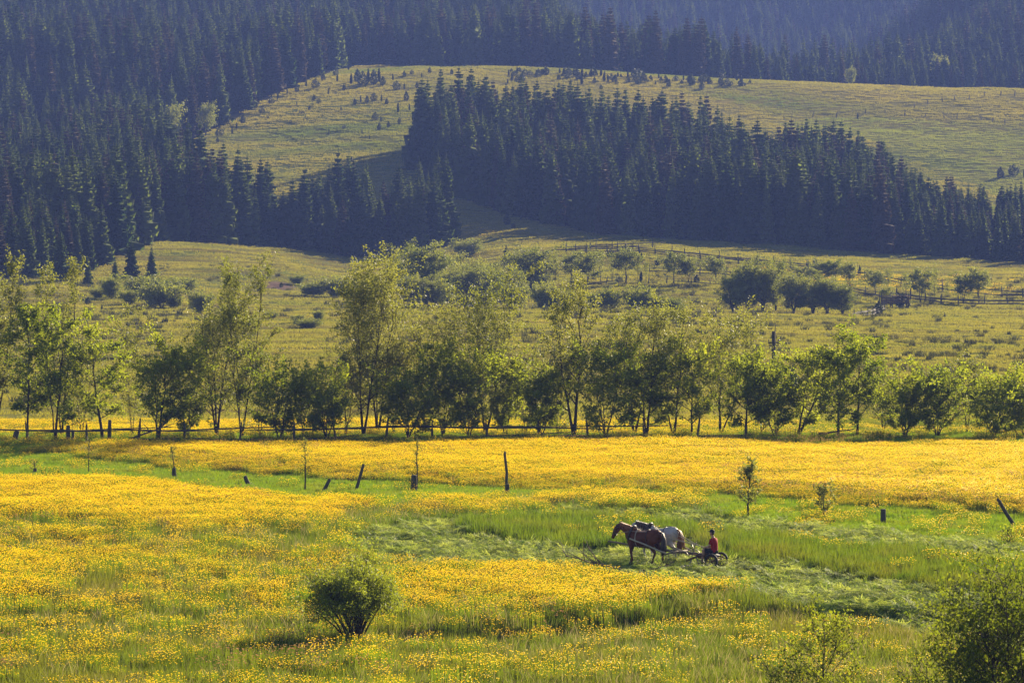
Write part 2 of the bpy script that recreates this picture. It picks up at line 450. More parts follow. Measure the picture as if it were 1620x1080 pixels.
def scatter(name, pts, scl, rot, pick, coll, label_kind='stuff', tilt=None):
    """one ground-cover object: points carrying a clump each"""
    n = len(pts)
    me = bpy.data.meshes.new(name)
    me.vertices.add(n); me.vertices.foreach_set('co', np.asarray(pts, np.float32).ravel())
    a = me.attributes.new('size', 'FLOAT_VECTOR', 'POINT'); a.data.foreach_set('vector', np.asarray(scl, np.float32).ravel())
    r = np.zeros((n, 3), np.float32); r[:, 2] = rot
    if tilt is not None: r[:, :2] = tilt
    a = me.attributes.new('turn', 'FLOAT_VECTOR', 'POINT'); a.data.foreach_set('vector', r.ravel())
    a = me.attributes.new('pick', 'INT', 'POINT'); a.data.foreach_set('value', np.asarray(pick, np.int32))
    me.update()
    o = obj(name, me)
    ng = bpy.data.node_groups.new('scatter_' + name, 'GeometryNodeTree')
    ng.interface.new_socket('Geometry', in_out='INPUT', socket_type='NodeSocketGeometry')
    ng.interface.new_socket('Geometry', in_out='OUTPUT', socket_type='NodeSocketGeometry')
    N = ng.nodes.new; L = ng.links.new
    gi = N('NodeGroupInput'); go = N('NodeGroupOutput')
    mp = N('GeometryNodeMeshToPoints')
    ci = N('GeometryNodeCollectionInfo'); ci.inputs['Collection'].default_value = coll
    ci.inputs['Separate Children'].default_value = True; ci.inputs['Reset Children'].default_value = True
    ip = N('GeometryNodeInstanceOnPoints'); ip.inputs['Pick Instance'].default_value = True
    def attr(nm, dt):
        k = N('GeometryNodeInputNamedAttribute'); k.data_type = dt; k.inputs['Name'].default_value = nm
        return k.outputs['Attribute']
    L(gi.outputs[0], mp.inputs['Mesh']); L(mp.outputs[0], ip.inputs['Points']); L(ci.outputs[0], ip.inputs['Instance'])
    e2r = N('FunctionNodeEulerToRotation'); L(attr('turn', 'FLOAT_VECTOR'), e2r.inputs[0])
    L(attr('pick', 'INT'), ip.inputs['Instance Index']); L(e2r.outputs[0], ip.inputs['Rotation']); L(attr('size', 'FLOAT_VECTOR'), ip.inputs['Scale'])
    L(ip.outputs[0], go.inputs[0])
    md = o.modifiers.new('scatter', 'NODES'); md.node_group = ng
    tag(o, kind=label_kind)
    return o

def blades(r, n, h, w, spread, lean=0.35, bend=0.5, flat=0.0):
    """n grass blades in a clump: two quads' worth each (tapered, bent)"""
    a = r.uniform(0, 2 * math.pi, n); rad = spread * np.sqrt(r.uniform(0, 1, n))
    b = np.stack([rad * np.cos(a), rad * np.sin(a), np.zeros(n)], 1)
    hh = h * r.uniform(0.55, 1.1, n)
    th = r.uniform(0, 2 * math.pi, n); ln = lean * r.uniform(0.2, 1.3, n)
    d = np.stack([np.cos(th) * ln, np.sin(th) * ln, np.ones(n) * (1 - flat)], 1)
    d /= np.linalg.norm(d, axis=1)[:, None]
    fa = r.uniform(0, 2 * math.pi, n)
    s = np.stack([np.cos(fa), np.sin(fa), np.zeros(n)], 1) * (w * r.uniform(0.6, 1.2, n))[:, None] / 2
    mid = b + d * (hh * 0.55)[:, None]
    out = np.stack([np.cos(th), np.sin(th), np.zeros(n)], 1) * (bend * ln * hh * 0.5)[:, None]
    tip = b + d * hh[:, None] + out - np.array([0, 0, 1]) * (bend * ln * hh * 0.25)[:, None]
    V = np.stack([b - s, b + s, mid + s * 0.8, mid - s * 0.8, tip], 1).reshape(-1, 3)
    k = np.arange(n) * 5
    return V, np.stack([k, k + 1, k + 2, k + 3], 1), np.stack([k + 3, k + 2, k + 4], 1)

def clump_mesh(name, seed, mat, n, h, w, spread, **kw):
    r = np.random.default_rng(seed)
    V, Q, T = blades(r, n, h, w, spread, **kw)
    return mesh_np(name, V, [Q, T], mat)

def flower_mesh(name, seed, mats, n, h0, h1, spread, size):
    """buttercups: a cup of two crossed bent petals on a thin stem"""
    r = np.random.default_rng(seed)
    a = r.uniform(0, 2 * math.pi, n); rad = spread * np.sqrt(r.uniform(0, 1, n))
    z = r.uniform(h0, h1, n)
    top = np.stack([rad * np.cos(a), rad * np.sin(a), z], 1)
    V = []; Q = []
    s = size * r.uniform(0.7, 1.2, n)
    f = r.uniform(0, 2 * math.pi, n)
    for q in range(2):
        ang = f + q * math.pi / 2
        e = np.stack([np.cos(ang), np.sin(ang), np.zeros(n)], 1) * (s / 2)[:, None]
        p = np.stack([-np.sin(ang), np.cos(ang), np.zeros(n)], 1) * (s * 0.36)[:, None]
        up = np.array([0, 0, 1]) * (s * 0.42)[:, None]
        for sg in (-1, 1):
            V.append(np.stack([top - p * 0.5, top + p * 0.5, top + e * sg + up + p, top + e * sg + up - p], 1))
    V = np.concatenate(V).reshape(-1, 3)
    Q = np.arange(len(V)).reshape(-1, 4)
    # stems
    w = 0.006
    st = np.stack([top * [1, 1, 0] + [-w, 0, 0] - [0, 0, 0], top * [1, 1, 0] + [w, 0, 0], top + [w, 0, 0], top + [-w, 0, 0]], 1).reshape(-1, 3)
    Q2 = np.arange(len(st)).reshape(-1, 4) + len(V)
    return mesh_np(name, np.vstack([V, st]), [np.vstack([Q, Q2])], mats, midx=[0] * len(Q) + [1] * len(Q2))

M['grass'] = leafy('meadow_grass', (0.075, 0.115, 0.012), (0.118, 0.140, 0.018), 0.55, 0.25, 0.6, 0.15, tint=(1.35, 1.3, 0.45), c3=(0.125, 0.125, 0.024), patch=0.09)
M['grass_green'] = leafy('green_grass', (0.095, 0.175, 0.010), (0.150, 0.200, 0.014), 0.55, 0.9, 0.6, 0.15, tint=(1.35, 1.3, 0.4), c3=(0.15, 0.185, 0.022), patch=0.35)
M['grass_dark'] = leafy('lush_grass', (0.060, 0.110, 0.010), (0.110, 0.145, 0.014), 0.55, 0.9, 0.6, 0.15, tint=(1.35, 1.3, 0.4), c3=(0.12, 0.13, 0.025), patch=0.3)
M['grass_cut'] = leafy('cut_grass', (0.050, 0.115, 0.010), (0.240, 0.270, 0.060), 0.45, 1.2, 0.6, 0.15, tint=(1.4, 1.35, 0.5), rnd=0.85)
M['hay'] = leafy('wilting_hay', (0.16, 0.23, 0.04), (0.42, 0.44, 0.14), 0.5, 1.2, 0.6, 0.15, tint=(1.2, 1.2, 0.6), rnd=0.8)
M['grass_mid'] = leafy('pasture_grass', (0.135, 0.150, 0.024), (0.225, 0.205, 0.042), 0.55, 0.05, 0.8, 0.05, tint=(1.35, 1.25, 0.6), rnd=0.25, c3=(0.100, 0.090, 0.040), patch=0.11, streak=0.35)
M['grass_far'] = leafy('hill_grass', (0.165, 0.160, 0.036), (0.245, 0.210, 0.060), 0.55, 0.02, 0.8, 0.05, rnd=0.25, streak=0.5, c3=(0.10, 0.13, 0.03), patch=0.02)
M['hill_green'] = leafy('green_hill_grass', (0.125, 0.160, 0.030), (0.190, 0.195, 0.050), 0.55, 0.04, 0.8, 0.05, tint=(1.3, 1.25, 0.6))
M['petal'] = leafy('buttercup_petal', (0.85, 0.54, 0.001), (0.90, 0.63, 0.002), 0.58, 0.4, 0.35, 0.4, tint=(1.1, 1.08, 0.3))
M['petal_pale'] = leafy('sorrel_head', (0.30, 0.16, 0.07), (0.42, 0.27, 0.12), 0.4, 0.5, 0.7, 0.1, tint=(1.1, 1.0, 0.8))
M['seed'] = leafy('seed_head', (0.20, 0.18, 0.08), (0.32, 0.28, 0.14), 0.5, 0.5, 0.7, 0.1, tint=(1.1, 1.0, 0.8))

def near_points(dens, seed, y0=96, y1=268):
    r = np.random.default_rng(seed)
    um = 0.20
    n = int(dens * um * (y1 * y1 - y0 * y0))
    Y = np.sqrt(r.uniform(y0 * y0, y1 * y1, n)); X = r.uniform(-um, um, n) * Y
    return X, Y, r

def band_edge(X, Y):
    """photograph rows between a point and the mown foot of the flower band"""
    P = [p for p in POLY['band'] if p[1] > 706 or p[0] < 0][::-1]
    P = sorted(P)
    return np.interp(px_of(X, Y), [p[0] for p in P], [p[1] for p in P]) - z2y(np.zeros_like(Y), Y)

def flower_cover(X, Y, c):
    """share of ground under buttercups, 0..1"""
    py = z2y(np.zeros_like(Y), Y); px = px_of(X, Y)
    n = fnoise(X, Y * 0.5, 11, 41); m = 0.7 * fnoise(X, Y * 0.5, 3.0, 42) + 0.3 * vnoise(X, Y, 0.9, 43)
    d = np.zeros(X.shape)
    k = c == 1
    d[k] = (1.0 + 0.5 * (m[k] - 0.3)) * (1 - 0.6 * sstep(0.58, 0.72, m[k])) * (0.45 + 0.55 * sstep(0, 12, band_edge(X[k], Y[k]))) * (1 - 0.0 * sstep(735, 800, py[k]))
    # the field thins out towards the camera
    k = c == 0
    thin = 0.07 + 0.33 * sstep(790, 890, py[k]) + 0.12 * sstep(920, 1080, py[k])
    th = 0.22 + 0.8 * thin
    d[k] = np.clip(sstep(th - 0.10, th + 0.24, n[k] * 0.6 + m[k] * 0.4) * 1.05, 0.06, 1.0) * (1 - 0.15 * sstep(880, 930, py[k]))
    k = c == 2
    d[k] = 0.012 + 0.12 * sstep(0.45, 0.7, m[k]) * sstep(650, 1000, px[k])
    k = c == 4
    d[k] = 0.006 + 0.02 * (m[k] > 0.66)
    k = c == 5
    d[k] = 0.45 * sstep(0.35, 0.6, m[k]) * sstep(835, 800, py[k]) 
    k = c == 6
    d[k] = 0.02 + 0.22 * sstep(0.48, 0.70, m[k] * 0.6 + n[k] * 0.4) * sstep(1150, 900, px[k])
    return d

def make_near_field():
    G = [clump_mesh('grass_clump', 100 + i, M['grass'], 46, 0.52, 0.020, 0.34) for i in range(4)]
    GG = [clump_mesh('green_clump', 110 + i, M['grass_green'], 60, 0.20, 0.022, 0.34, lean=0.5) for i in range(3)]
    GD = [clump_mesh('lush_clump', 120 + i, M['grass_dark'], 50, 0.50, 0.026, 0.32, lean=0.45) for i in range(3)]
    GC = [clump_mesh('swath_clump', 130 + i, M['grass_cut'], 34, 0.22, 0.028, 0.20, lean=1.5, flat=0.6, bend=0.8) for i in range(4)]
    SD = [clump_mesh('seed_clump', 140 + i, M['seed'], 12, 0.72, 0.018, 0.4, lean=0.3, bend=1.0) for i in range(3)]
    FL = [flower_mesh('buttercup_clump', 150 + i, [M['petal'], M['grass_dark']], 84, 0.36, 0.68, 0.52, 0.034) for i in range(4)]
    SO = [flower_mesh('sorrel_clump', 160 + i, [M['petal_pale'], M['grass']], 14, 0.45, 0.75, 0.4, 0.06) for i in range(2)]
    X, Y, r = near_points(6.0, 50)
    c = near_class(X, Y); c[Y > 221.5] = 2; c[(Y > 246) & (vnoise(X, Y, 7, 5) > 0.45)] = 1
    Z = ground(X, Y)
    n = len(X)
    rot = r.uniform(0, 6.28, n); s = r.uniform(0.75, 1.25, n)
    P = np.stack([X, Y, Z], 1)
    big = fnoise(X, Y * 0.7, 6, 61)
    edge = sstep(-2, 13, band_edge(X, Y)); hs_edge = np.where(c == 1, 0.42 + 0.58 * edge, 1.0)
    def go(name, k, proto, cname, hs=1.0, ws=1.0):
        idx = np.where(k)[0]
        sc = np.stack([s[idx] * ws, s[idx] * ws, s[idx] * (hs if np.isscalar(hs) else hs[idx])], 1)
        scatter(name, P[idx], sc, rot[idx], r.integers(0, len(proto), len(idx)), proto_collection(cname, proto))
    tall = np.isin(c, (0, 1, 6))
    hs = np.where(c == 6, 0.85 + 0.5 * big, 0.8 + 0.45 * big)
    go('tall_grass', tall, G, 'tall_grass_clumps', hs * hs_edge)
    go('short_grass', c == 2, GG, 'short_grass_clumps', 1.0)
    go('standing_grass', np.isin(c, (4, 5)), GD, 'standing_grass_clumps', np.where(c == 5, 1.0, 1.15 + 0.4 * big))
    # stubble and swaths of cut grass lying in rows
    cut = c == 3
    go('stubble_grass', cut, GD[:2], 'stubble_clumps', 0.17)
    X2, Y2, r2 = near_points(22.0, 51, 118, 186)
    c2 = near_class(X2, Y2); k = c2 == 3
    X2, Y2 = X2[k], Y2[k]
    px = px_of(X2, Y2); py = z2y(np.zeros_like(Y2), Y2)
    # swath lines run with the mowing, which curves round the uncut islands
    across = Y2 + 0.36 * X2 + 1.2 * vnoise(X2, Y2, 9, 71)
    row = 0.5 + 0.5 * np.sin(across * 2 * math.pi / 2.7)
    lump = vnoise(X2 * 0.55 + Y2 * 0.2, across * 1.5, 0.8, 72) * 0.65 + vnoise(X2, Y2, 0.35, 73) * 0.35
    heap = sstep(0.54, 0.74, row * 0.5 + lump * 0.7)
    Z2 = ground(X2, Y2) + 0.01 + 0.34 * heap * r2.uniform(0.3, 1.0, len(X2))
    pale = r2.uniform(0, 1, len(X2)) < sstep(0.3, 0.8, heap) * 0.85
    keep = r2.uniform(0, 1, len(X2)) < np.where(pale, 1.0, 0.2 + 0.2 * heap)
    HY = [clump_mesh('hay_clump', 135 + i, M['hay'], 26, 0.26, 0.034, 0.22, lean=2.2, flat=0.72, bend=0.5) for i in range(3)]
    for nm, sel, pro in (('mown_grass', keep & ~pale, GC), ('mown_hay', keep & pale, HY)):
        q = np.where(sel)[0]; m = len(q)
        sc = np.stack([r2.uniform(0.55, 1.1, m)] * 2 + [r2.uniform(0.5, 1.3, m)], 1)
        scatter(nm, np.stack([X2[q], Y2[q], Z2[q]], 1), sc, r2.uniform(0, 6.28, m), r2.integers(0, len(pro), m), proto_collection(nm + '_clumps', pro), tilt=r2.normal(0, 0.3, (m, 2)))
    # seed heads over the tall grass
    k = (np.isin(c, (0, 6, 5)) & (r.uniform(0, 1, n) < np.where(c == 6, 0.30, 0.14) * (0.3 + 1.4 * vnoise(X, Y, 5, 66)))) | ((c == 1) & (r.uniform(0, 1, n) < 0.05))
    go('seed_heads', k, SD, 'seed_head_clumps', 1.0)
    # buttercups
    X, Y, r = near_points(9.5, 52)
    c = near_class(X, Y); far = Y > 221.5; c[far] = 2
    d = flower_cover(X, Y, c)
    d[far] = 0.05 + 0.6 * sstep(0.38, 0.6, vnoise(X[far], Y[far], 9, 45)) * sstep(236, 244, Y[far]) * sstep(1300, 500, px_of(X[far], Y[far]))
    k = r.uniform(0, 1, len(X)) < d
    X, Y, c = X[k], Y[k], c[k]
    Z = ground(X, Y) - 0.04 - np.where(c == 2, 0.26, 0)
    n = len(X); s = r.uniform(0.8, 1.25, n)
    big = 0.85 + 0.4 * fnoise(X, Y * 0.7, 6, 61)
    low = np.where(c == 1, 0.5 + 0.5 * sstep(-2, 13, band_edge(X, Y)), 1.0)
    scatter('buttercup_cover', np.stack([X, Y, Z], 1), np.stack([s, s, s * big * low], 1), r.uniform(0, 6.28, n), r.integers(0, 4, n), proto_collection('buttercup_clumps', FL))
    # reddish sorrel drifts
    X, Y, r = near_points(1.4, 53, 110, 232)
    c = near_class(X, Y); py = z2y(np.zeros_like(Y), Y); px = px_of(X, Y)
    d = np.where(np.isin(c, (0, 1)), sstep(0.5, 0.75, fnoise(X, Y * 0.5, 10, 47)) * 0.5, 0)
    d += np.where(c == 0, 1.0 * np.exp(-((py - 803) / 12) ** 2) * sstep(700, 0, px), 0)
    d += np.where(c == 1, 1.0 * sstep(-34, -14, py - (740 + (px - 1080) * 0.1)) * sstep(900, 1200, px), 0)
    k = r.uniform(0, 1, len(X)) < d
    X, Y = X[k], Y[k]; n = len(X); s = r.uniform(0.8, 1.2, n)
    scatter('sorrel_cover', np.stack([X, Y, ground(X, Y)], 1), np.stack([s] * 3, 1), r.uniform(0, 6.28, n), r.integers(0, 2, n), proto_collection('sorrel_clumps', SO))

def make_far_meadows():
    r = np.random.default_rng(80)
    def cover(name, y0, y1, dens, protos, mat_h, um=0.18, seed=1, sizes=(0.6, 1.4), poly=None, want=True):
        n = int(dens * um * (y1 * y1 - y0 * y0))
        Y = np.sqrt(r.uniform(y0 * y0, y1 * y1, n)); X = r.uniform(-um, um, n) * Y
        k = np.ones(n, bool)
        for g in GROVES: k &= ~in_grove(g, X, Y)
        scar = np.exp(-((px_of(X, Y) - 440) / 28.0) ** 2 - ((Y - 648) / 9.0) ** 2)
        k &= scar < 0.4
        if poly: k &= inpoly(px_of(X, Y) + 14 * (vnoise(X, Y, 9, 2) - 0.5), z2y(ground(X, Y), Y), poly) == want
        X, Y = X[k], Y[k]; n = len(X)
        s = r.uniform(*sizes, n); hs = s * (0.55 + 0.9 * fnoise(X, Y, 11, seed))
        scatter(name, np.stack([X, Y, ground(X, Y) - 0.02], 1), np.stack([s, s, hs], 1), r.uniform(0, 6.28, n), r.integers(0, len(protos), n), proto_collection(name + '_clumps', protos))
    A = [clump_mesh('pasture_clump', 170 + i, M['grass_mid'], 64, 0.24, 0.045, 0.9, lean=0.6) for i in range(3)]
    B = [clump_mesh('paddock_clump', 180 + i, M['grass_mid'], 70, 0.28, 0.07, 1.2, lean=0.6) for i in range(3)]
    Cc = [clump_mesh('hill_clump', 190 + i, M['grass_far'], 70, 0.32, 0.09, 1.3, lean=0.6) for i in range(3)]
    cover('pasture_grass', 262, 560, 0.75, A, 1, seed=3)
    cover('paddock_grass', 560, 820, 0.40, B, 1, seed=4)
    GREEN = [(1225, 197), (1300, 186), (1420, 186), (1640, 206), (1640, 345), (1560, 300), (1470, 262), (1370, 222)]
    D2 = [clump_mesh('green_hill_clump', 195 + i, M['hill_green'], 70, 0.26, 0.09, 1.3, lean=0.6) for i in range(2)]
    cover('hill_grass', 820, 1260, 0.36, Cc, 1, seed=5, poly=GREEN, want=False)
    cover('green_hill_grass', 900, 1200, 0.36, D2, 1, seed=6, poly=GREEN, want=True)
    # yellow flowers in the far paddock
    FL = [flower_mesh('far_flower_clump', 200 + i, [M['petal'], M['grass_mid']], 46, 0.2, 0.5, 1.5, 0.085) for i in range(2)]
    n = 9000
    Y = np.sqrt(r.uniform(560 ** 2, 860 ** 2, n)); X = r.uniform(-0.15, 0.15, n) * Y
    px = px_of(X, Y); py = z2y(ground(X, Y), Y)
    d = np.exp(-((py - (445 + (px - 1400) * 0.06)) / 9) ** 2) * sstep(1180, 1330, px) * 0.9 * sstep(1640, 1540, px)
    d += 0.15 * np.exp(-((py - 366) / 6) ** 2) * np.exp(-((px - 740) / 50) ** 2)
    d += 0.0
    k = r.uniform(0, 1, n) < d
    for g in GROVES: k &= ~in_grove(g, X, Y)
    X, Y = X[k], Y[k]; n = len(X)
    scatter('paddock_flower_cover', np.stack([X, Y, ground(X, Y)], 1), np.ones((n, 3)), r.uniform(0, 6.28, n), r.integers(0, 2, n), proto_collection('far_flower_clumps', FL))
    # dark tussocks of rush on the pasture
    M['rush'] = leafy('rush_stem', (0.040, 0.050, 0.018), (0.075, 0.070, 0.028), 0.3, 0.3, 0.7, 0.1)
    RU = [clump_mesh('rush_tussock', 210 + i, M['rush'], 60, 0.62, 0.045, 0.30 + 0.16 * i, lean=0.5) for i in range(3)]
    n = 9000
    Y = np.sqrt(r.uniform(300 ** 2, 700 ** 2, n)); X = r.uniform(-0.15, 0.15, n) * Y
    k = r.uniform(0, 1, n) < 0.1 + 0.8 * sstep(0.5, 0.68, 0.6 * fnoise(X, Y * 0.5, 25, 95) + 0.4 * vnoise(X, Y, 2.5, 96))
    for g in GROVES: k &= ~in_grove(g, X, Y)
    X, Y = X[k], Y[k]; n = len(X); s = r.uniform(0.4, 1.0, n) ** 1.5 * 1.5
    scatter('rush_tussocks', np.stack([X, Y, ground(X, Y)], 1), np.stack([s, s, s], 1), r.uniform(0, 6.28, n), r.integers(0, 3, n), proto_collection('rush_clumps', RU))
    # bilberry and heather roughening the ground of the scrubby hill

make_near_field()
make_far_meadows()
# ------------------------------------------------------------------ spruces
M['needles'] = leafy('spruce_needles', (0.028, 0.052, 0.015), (0.120, 0.150, 0.040), 0.46, 0.05, 0.8, 0.05, tint=(1.5, 1.5, 0.6), rnd=0.9)
M['needles_brown'] = leafy('larch_twigs', (0.060, 0.048, 0.030), (0.085, 0.072, 0.040), 0.3, 0.05, 0.8, 0.05, tint=(1.2, 1.1, 0.8), rnd=0.9)

def spruce_arrays(seed, h, rad, dens=1.0, slim=0.78):
    r = np.random.default_rng(seed)
    V = []; T = []; n = 0
    levels = int(27 * dens)
    for i in range(levels):
        t = (i + r.uniform(-0.3, 0.3)) / levels
        z = h * (0.03 + 0.94 * t ** 0.92)
        rr = rad * (1 - t) ** slim * r.uniform(0.82, 1.15) + 0.10
        nb = int(5 + 4 * (1 - t))
        a0 = r.uniform(0, 6.28)
        for b in range(nb):
            a = a0 + b * 2 * math.pi / nb + r.uniform(-0.3, 0.3)
            L = rr * r.uniform(0.7, 1.2)
            drop = L * r.uniform(0.15, 0.5) * (1.1 - 0.7 * t)
            w = 0.30 * L * r.uniform(0.7, 1.2) + 0.16
            d = np.array([math.cos(a), math.sin(a), 0]); s = np.array([-d[1], d[0], 0])
            p0 = np.array([0, 0, z + 0.05 * L]); p1 = d * L * 0.55 + [0, 0, z - drop * 0.35]; p2 = d * L + [0, 0, z - drop + 0.10 * L]
            hang = 0.22 * L + 0.18
            q = [p0, p1 + s * w, p2, p1 - s * w, d * L * 0.35 + [0, 0, z - drop * 0.3 - hang * 1.4], d * L * 0.85 + s * w * 0.4 + [0, 0, z - drop - hang],
                 d * L * 0.8 - s * w * 0.6 + [0, 0, z - drop * 0.8 - hang]]
            V += q
            T += [(n, n + 1, n + 2), (n, n + 2, n + 3), (n + 1, n + 2, n + 5), (n + 3, n + 6, n + 2), (n, n + 4, n + 2)]
            n += 7
    # leading shoot
    V += [np.array([0.10, 0, h * 0.9]), np.array([-0.05, 0.09, h * 0.9]), np.array([-0.05, -0.09, h * 0.9]), np.array([0, 0, h * 1.02])]
    T += [(n, n + 1, n + 3), (n + 1, n + 2, n + 3), (n + 2, n, n + 3)]
    n += 4
    # shaded inner twigs: a ragged core
    seg = 7
    for i in range(5):
        t = i / 5
        for j in range(seg):
            a = j * 6.283 / seg + i * 0.4; V.append(np.array([math.cos(a), math.sin(a), 0]) * rad * 0.42 * (1 - t) * r.uniform(0.75, 1.15) + [0, 0, h * (0.04 + 0.9 * t)])
        if i:
            for j in range(seg):
                k = (j + 1) % seg
                T += [(n + (i - 1) * seg + j, n + (i - 1) * seg + k, n + i * seg + k), (n + (i - 1) * seg + j, n + i * seg + k, n + i * seg + j)]
    return np.array(V), np.array(T)

def spruce_meshes(nm, n, seed, mat, h=18.0, rad=3.1, dens=1.0, slim=0.78):
    out = []
    for i in range(n):
        r = np.random.default_rng(seed + i)
        V, T = spruce_arrays(seed + i, h, rad * r.uniform(0.85, 1.12), dens, slim * r.uniform(0.72, 1.12))
        mb = MB(); mb.tube([(0, 0, -1.0), (0, 0, h * 0.5), (0, 0, h * 0.95)], [0.24, 0.16, 0.03], 5, cap=False)
        TV = np.vstack(mb.V); TQ = np.vstack(mb.Q)
        out.append(mesh_np(nm, np.vstack([V, TV]), [T, TQ + len(V)], [mat, M['bark']], midx=[0] * len(T) + [1] * len(TQ)))
    return out

def plant_woods():
    r = np.random.default_rng(300)
    tall = spruce_meshes('spruce_tree', 9, 310, M['needles'])
    thin = spruce_meshes('larch_tree', 2, 330, M['needles_brown'], rad=2.6, dens=0.9, slim=0.6)
    protos = tall + thin
    rows = []
    spec = {'left': (760, 4.8, 17.8), 'right': (1100, 5.0, 18.3), 'upper': (0, 7.0, 20.0), 'distant': (0, 8.0, 20.0)}
    for g, (_, gap, h) in spec.items():
        poly = GROVES[g]
        y0, y1 = min(p[1] for p in poly), max(p[1] for p in poly)
        Y = np.arange(y0, y1, gap * 0.87)
        pts = []
        for j, yy in enumerate(Y):
            xs = np.arange(x_of(-60, yy), x_of(1680, yy), gap) + (j % 2) * gap / 2
            pts.append(np.stack([xs, np.full(len(xs), yy)], 1))
        P = np.vstack(pts); P += r.uniform(-0.55, 0.55, P.shape) * gap
        P = P[in_grove(g, P[:, 0], P[:, 1])]
        P = P[fnoise(P[:, 0], P[:, 1], 14, 303) > 0.22]
        if g in ('upper', 'distant'): P = P[r.uniform(0, 1, len(P)) < 0.93]
        hh = h * (0.55 + 0.62 * r.uniform(0, 1, len(P)) ** 0.8) * (0.78 + 0.44 * fnoise(P[:, 0], P[:, 1], 26, 301))
        pxx = px_of(P[:, 0], P[:, 1])
        if g == 'left':
            hh *= np.where(P[:, 1] < 720, 0.62, 0.97)
        if g == 'right': hh *= 1 - 0.42 * sstep(1330, 1560, pxx) * (P[:, 1] < 1030)
        if g == 'upper': hh *= 1 - 0.40 * sstep(1080, 1330, pxx)
        kind = np.where(r.uniform(0, 1, len(P)) < (0.30 if g == 'upper' else 0.11), r.integers(9, 11, len(P)), r.integers(0, 9, len(P)))
        if g == 'upper': kind = np.where(sstep(820, 1150, pxx) * 0.8 > r.uniform(0, 1, len(P)), r.integers(9, 11, len(P)), kind)
        if g == 'distant': kind = np.where((pxx > 1100) & (P[:, 1] < 1480) & (r.uniform(0, 1, len(P)) < 0.5), r.integers(9, 11, len(P)), kind)
        for k in range(len(P)): rows.append((g, P[k, 0], P[k, 1], hh[k], kind[k]))
    g = np.array([a[0] for a in rows]); X = np.array([a[1] for a in rows]); Y = np.array([a[2] for a in rows]); H = np.array([a[3] for a in rows]); K = np.array([a[4] for a in rows], int)
    Z = ground(X, Y)
    # which trees show largest: a coarse front-to-back picture of the woods
    order = np.argsort(Y)
    W, Hh, q = 540, 200, 3.0
    taken = np.zeros((Hh, W), bool)
    seen = np.zeros(len(Y))
    # the ground hides what lies behind a crest
    us = np.arange(-60, 1681, 6.0); ds = np.arange(560, 2150, 4.0)
    gp = np.array([z2y(ground(x_of(u, ds), ds), ds) for u in us])
    crest = np.minimum.accumulate(gp, axis=1)
    yb = z2y(Z, Y); yt = z2y(Z + H, Y); px = px_of(X, Y); hw = H * 0.17 * F / Y
    ci = np.clip(((px + 60) / 6).astype(int), 0, len(us) - 1); di = np.clip(((Y - 560) / 4).astype(int) - 1, 0, len(ds) - 1)
    yb = np.minimum(yb, crest[ci, di])
    for k in order:
        if yt[k] >= yb[k] or px[k] < -20 or px[k] > 1640: continue
        cnt = 0
        for yy in range(max(0, int(yt[k] / q)), min(Hh, int(yb[k] / q) + 1)):
            f = (yy * q - yt[k]) / (H[k] * F / Y[k]) * hw[k]
            a, b = max(0, int((px[k] - f) / q)), min(W, int((px[k] + f) / q) + 1)
            if b <= a: continue
            row = taken[yy, a:b]; cnt += int((~row).sum()); row[:] = True
        seen[k] = cnt
    best = set(np.argsort(-seen)[:300].tolist())
    rot = r.uniform(0, 6.28, len(Y)); wid = r.uniform(0.78, 1.22, len(Y))
    labels = {
        'left': ('dark spruce with drooping boughs standing in the dense wood that fills the left slope', 'spruces of the left wood'),
        'right': ('dark spruce with drooping boughs standing in the dense wood between the two hill meadows', 'spruces of the middle wood'),
        'upper': ('hazy blue spruce standing in the wood above the crest of the hill meadow', 'spruces of the upper wood'),
        'distant': ('pale hazy spruce on the distant slope above the upper wood', 'spruces of the distant slope'),
        'larch_left': ('brownish sparse conifer standing among the spruces of the left wood', 'brownish conifers of the left wood'),
        'larch_right': ('brownish sparse conifer standing among the spruces between the hill meadows', 'brownish conifers of the middle wood'),
        'larch_upper': ('hazy brownish conifer standing in the wood above the hill crest', 'brownish conifers of the upper wood'),
        'larch_distant': ('hazy brownish conifer on the distant slope above the upper wood', 'brownish conifers of the distant slope'),
        'front': ('dark shorter spruce in the small clump at the lower end of the left wood', 'spruces of the lower left clump'),
    }
    PLACES = {'left': [(110, 'close to the left border'), (230, 'above the clump of short spruces'), (330, 'beside the hill meadow tip'), (430, 'above the grassy knoll'), (520, 'above the bare earth scar'), (610, 'left of the stream willows'), (9999, 'above the tallest round willow')],
              'right': [(740, 'at its left end'), (830, 'above the lone small spruce'), (910, 'above the dark broad willow'), (1010, 'above the sloping fence'), (1110, 'above the paddock tree row'), (1230, 'above the right willow cluster'), (1350, 'above the yellow flower strip'), (1480, 'above the timber rack'), (1560, 'above the round pair of trees'), (9999, 'close to the right border')],
              'upper': [(200, 'in the upper left corner'), (420, 'above the left wood'), (640, 'above the hill meadow'), (800, 'above the middle wood'), (1000, 'above the crest junipers'), (1200, 'above the right crest'), (9999, 'on the right skyline')]}
    def front_of(gn, p): return min((Y[q] for q in range(len(Y)) if g[q] == gn and abs(px[q] - p) < 25), default=0)
    def depth_of(gn, p):
        s = [Y[q] for q in np.where((g == gn) & (np.abs(px - p) < 25))[0]]
        return max(s) - min(s)
    hq = {n: np.quantile(H[g == n], (0.35, 0.75)) for n in spec}
    corner = max((k for k in best if g[k] == 'left' and Y[k] < 830), key=lambda k: px[k] * 1.0 + (H[k] * 2))
    lone_l = min((k for k in best if g[k] == 'right'), key=lambda k: px[k] + 0.2 * (Y[k] - 880))
    size = ''
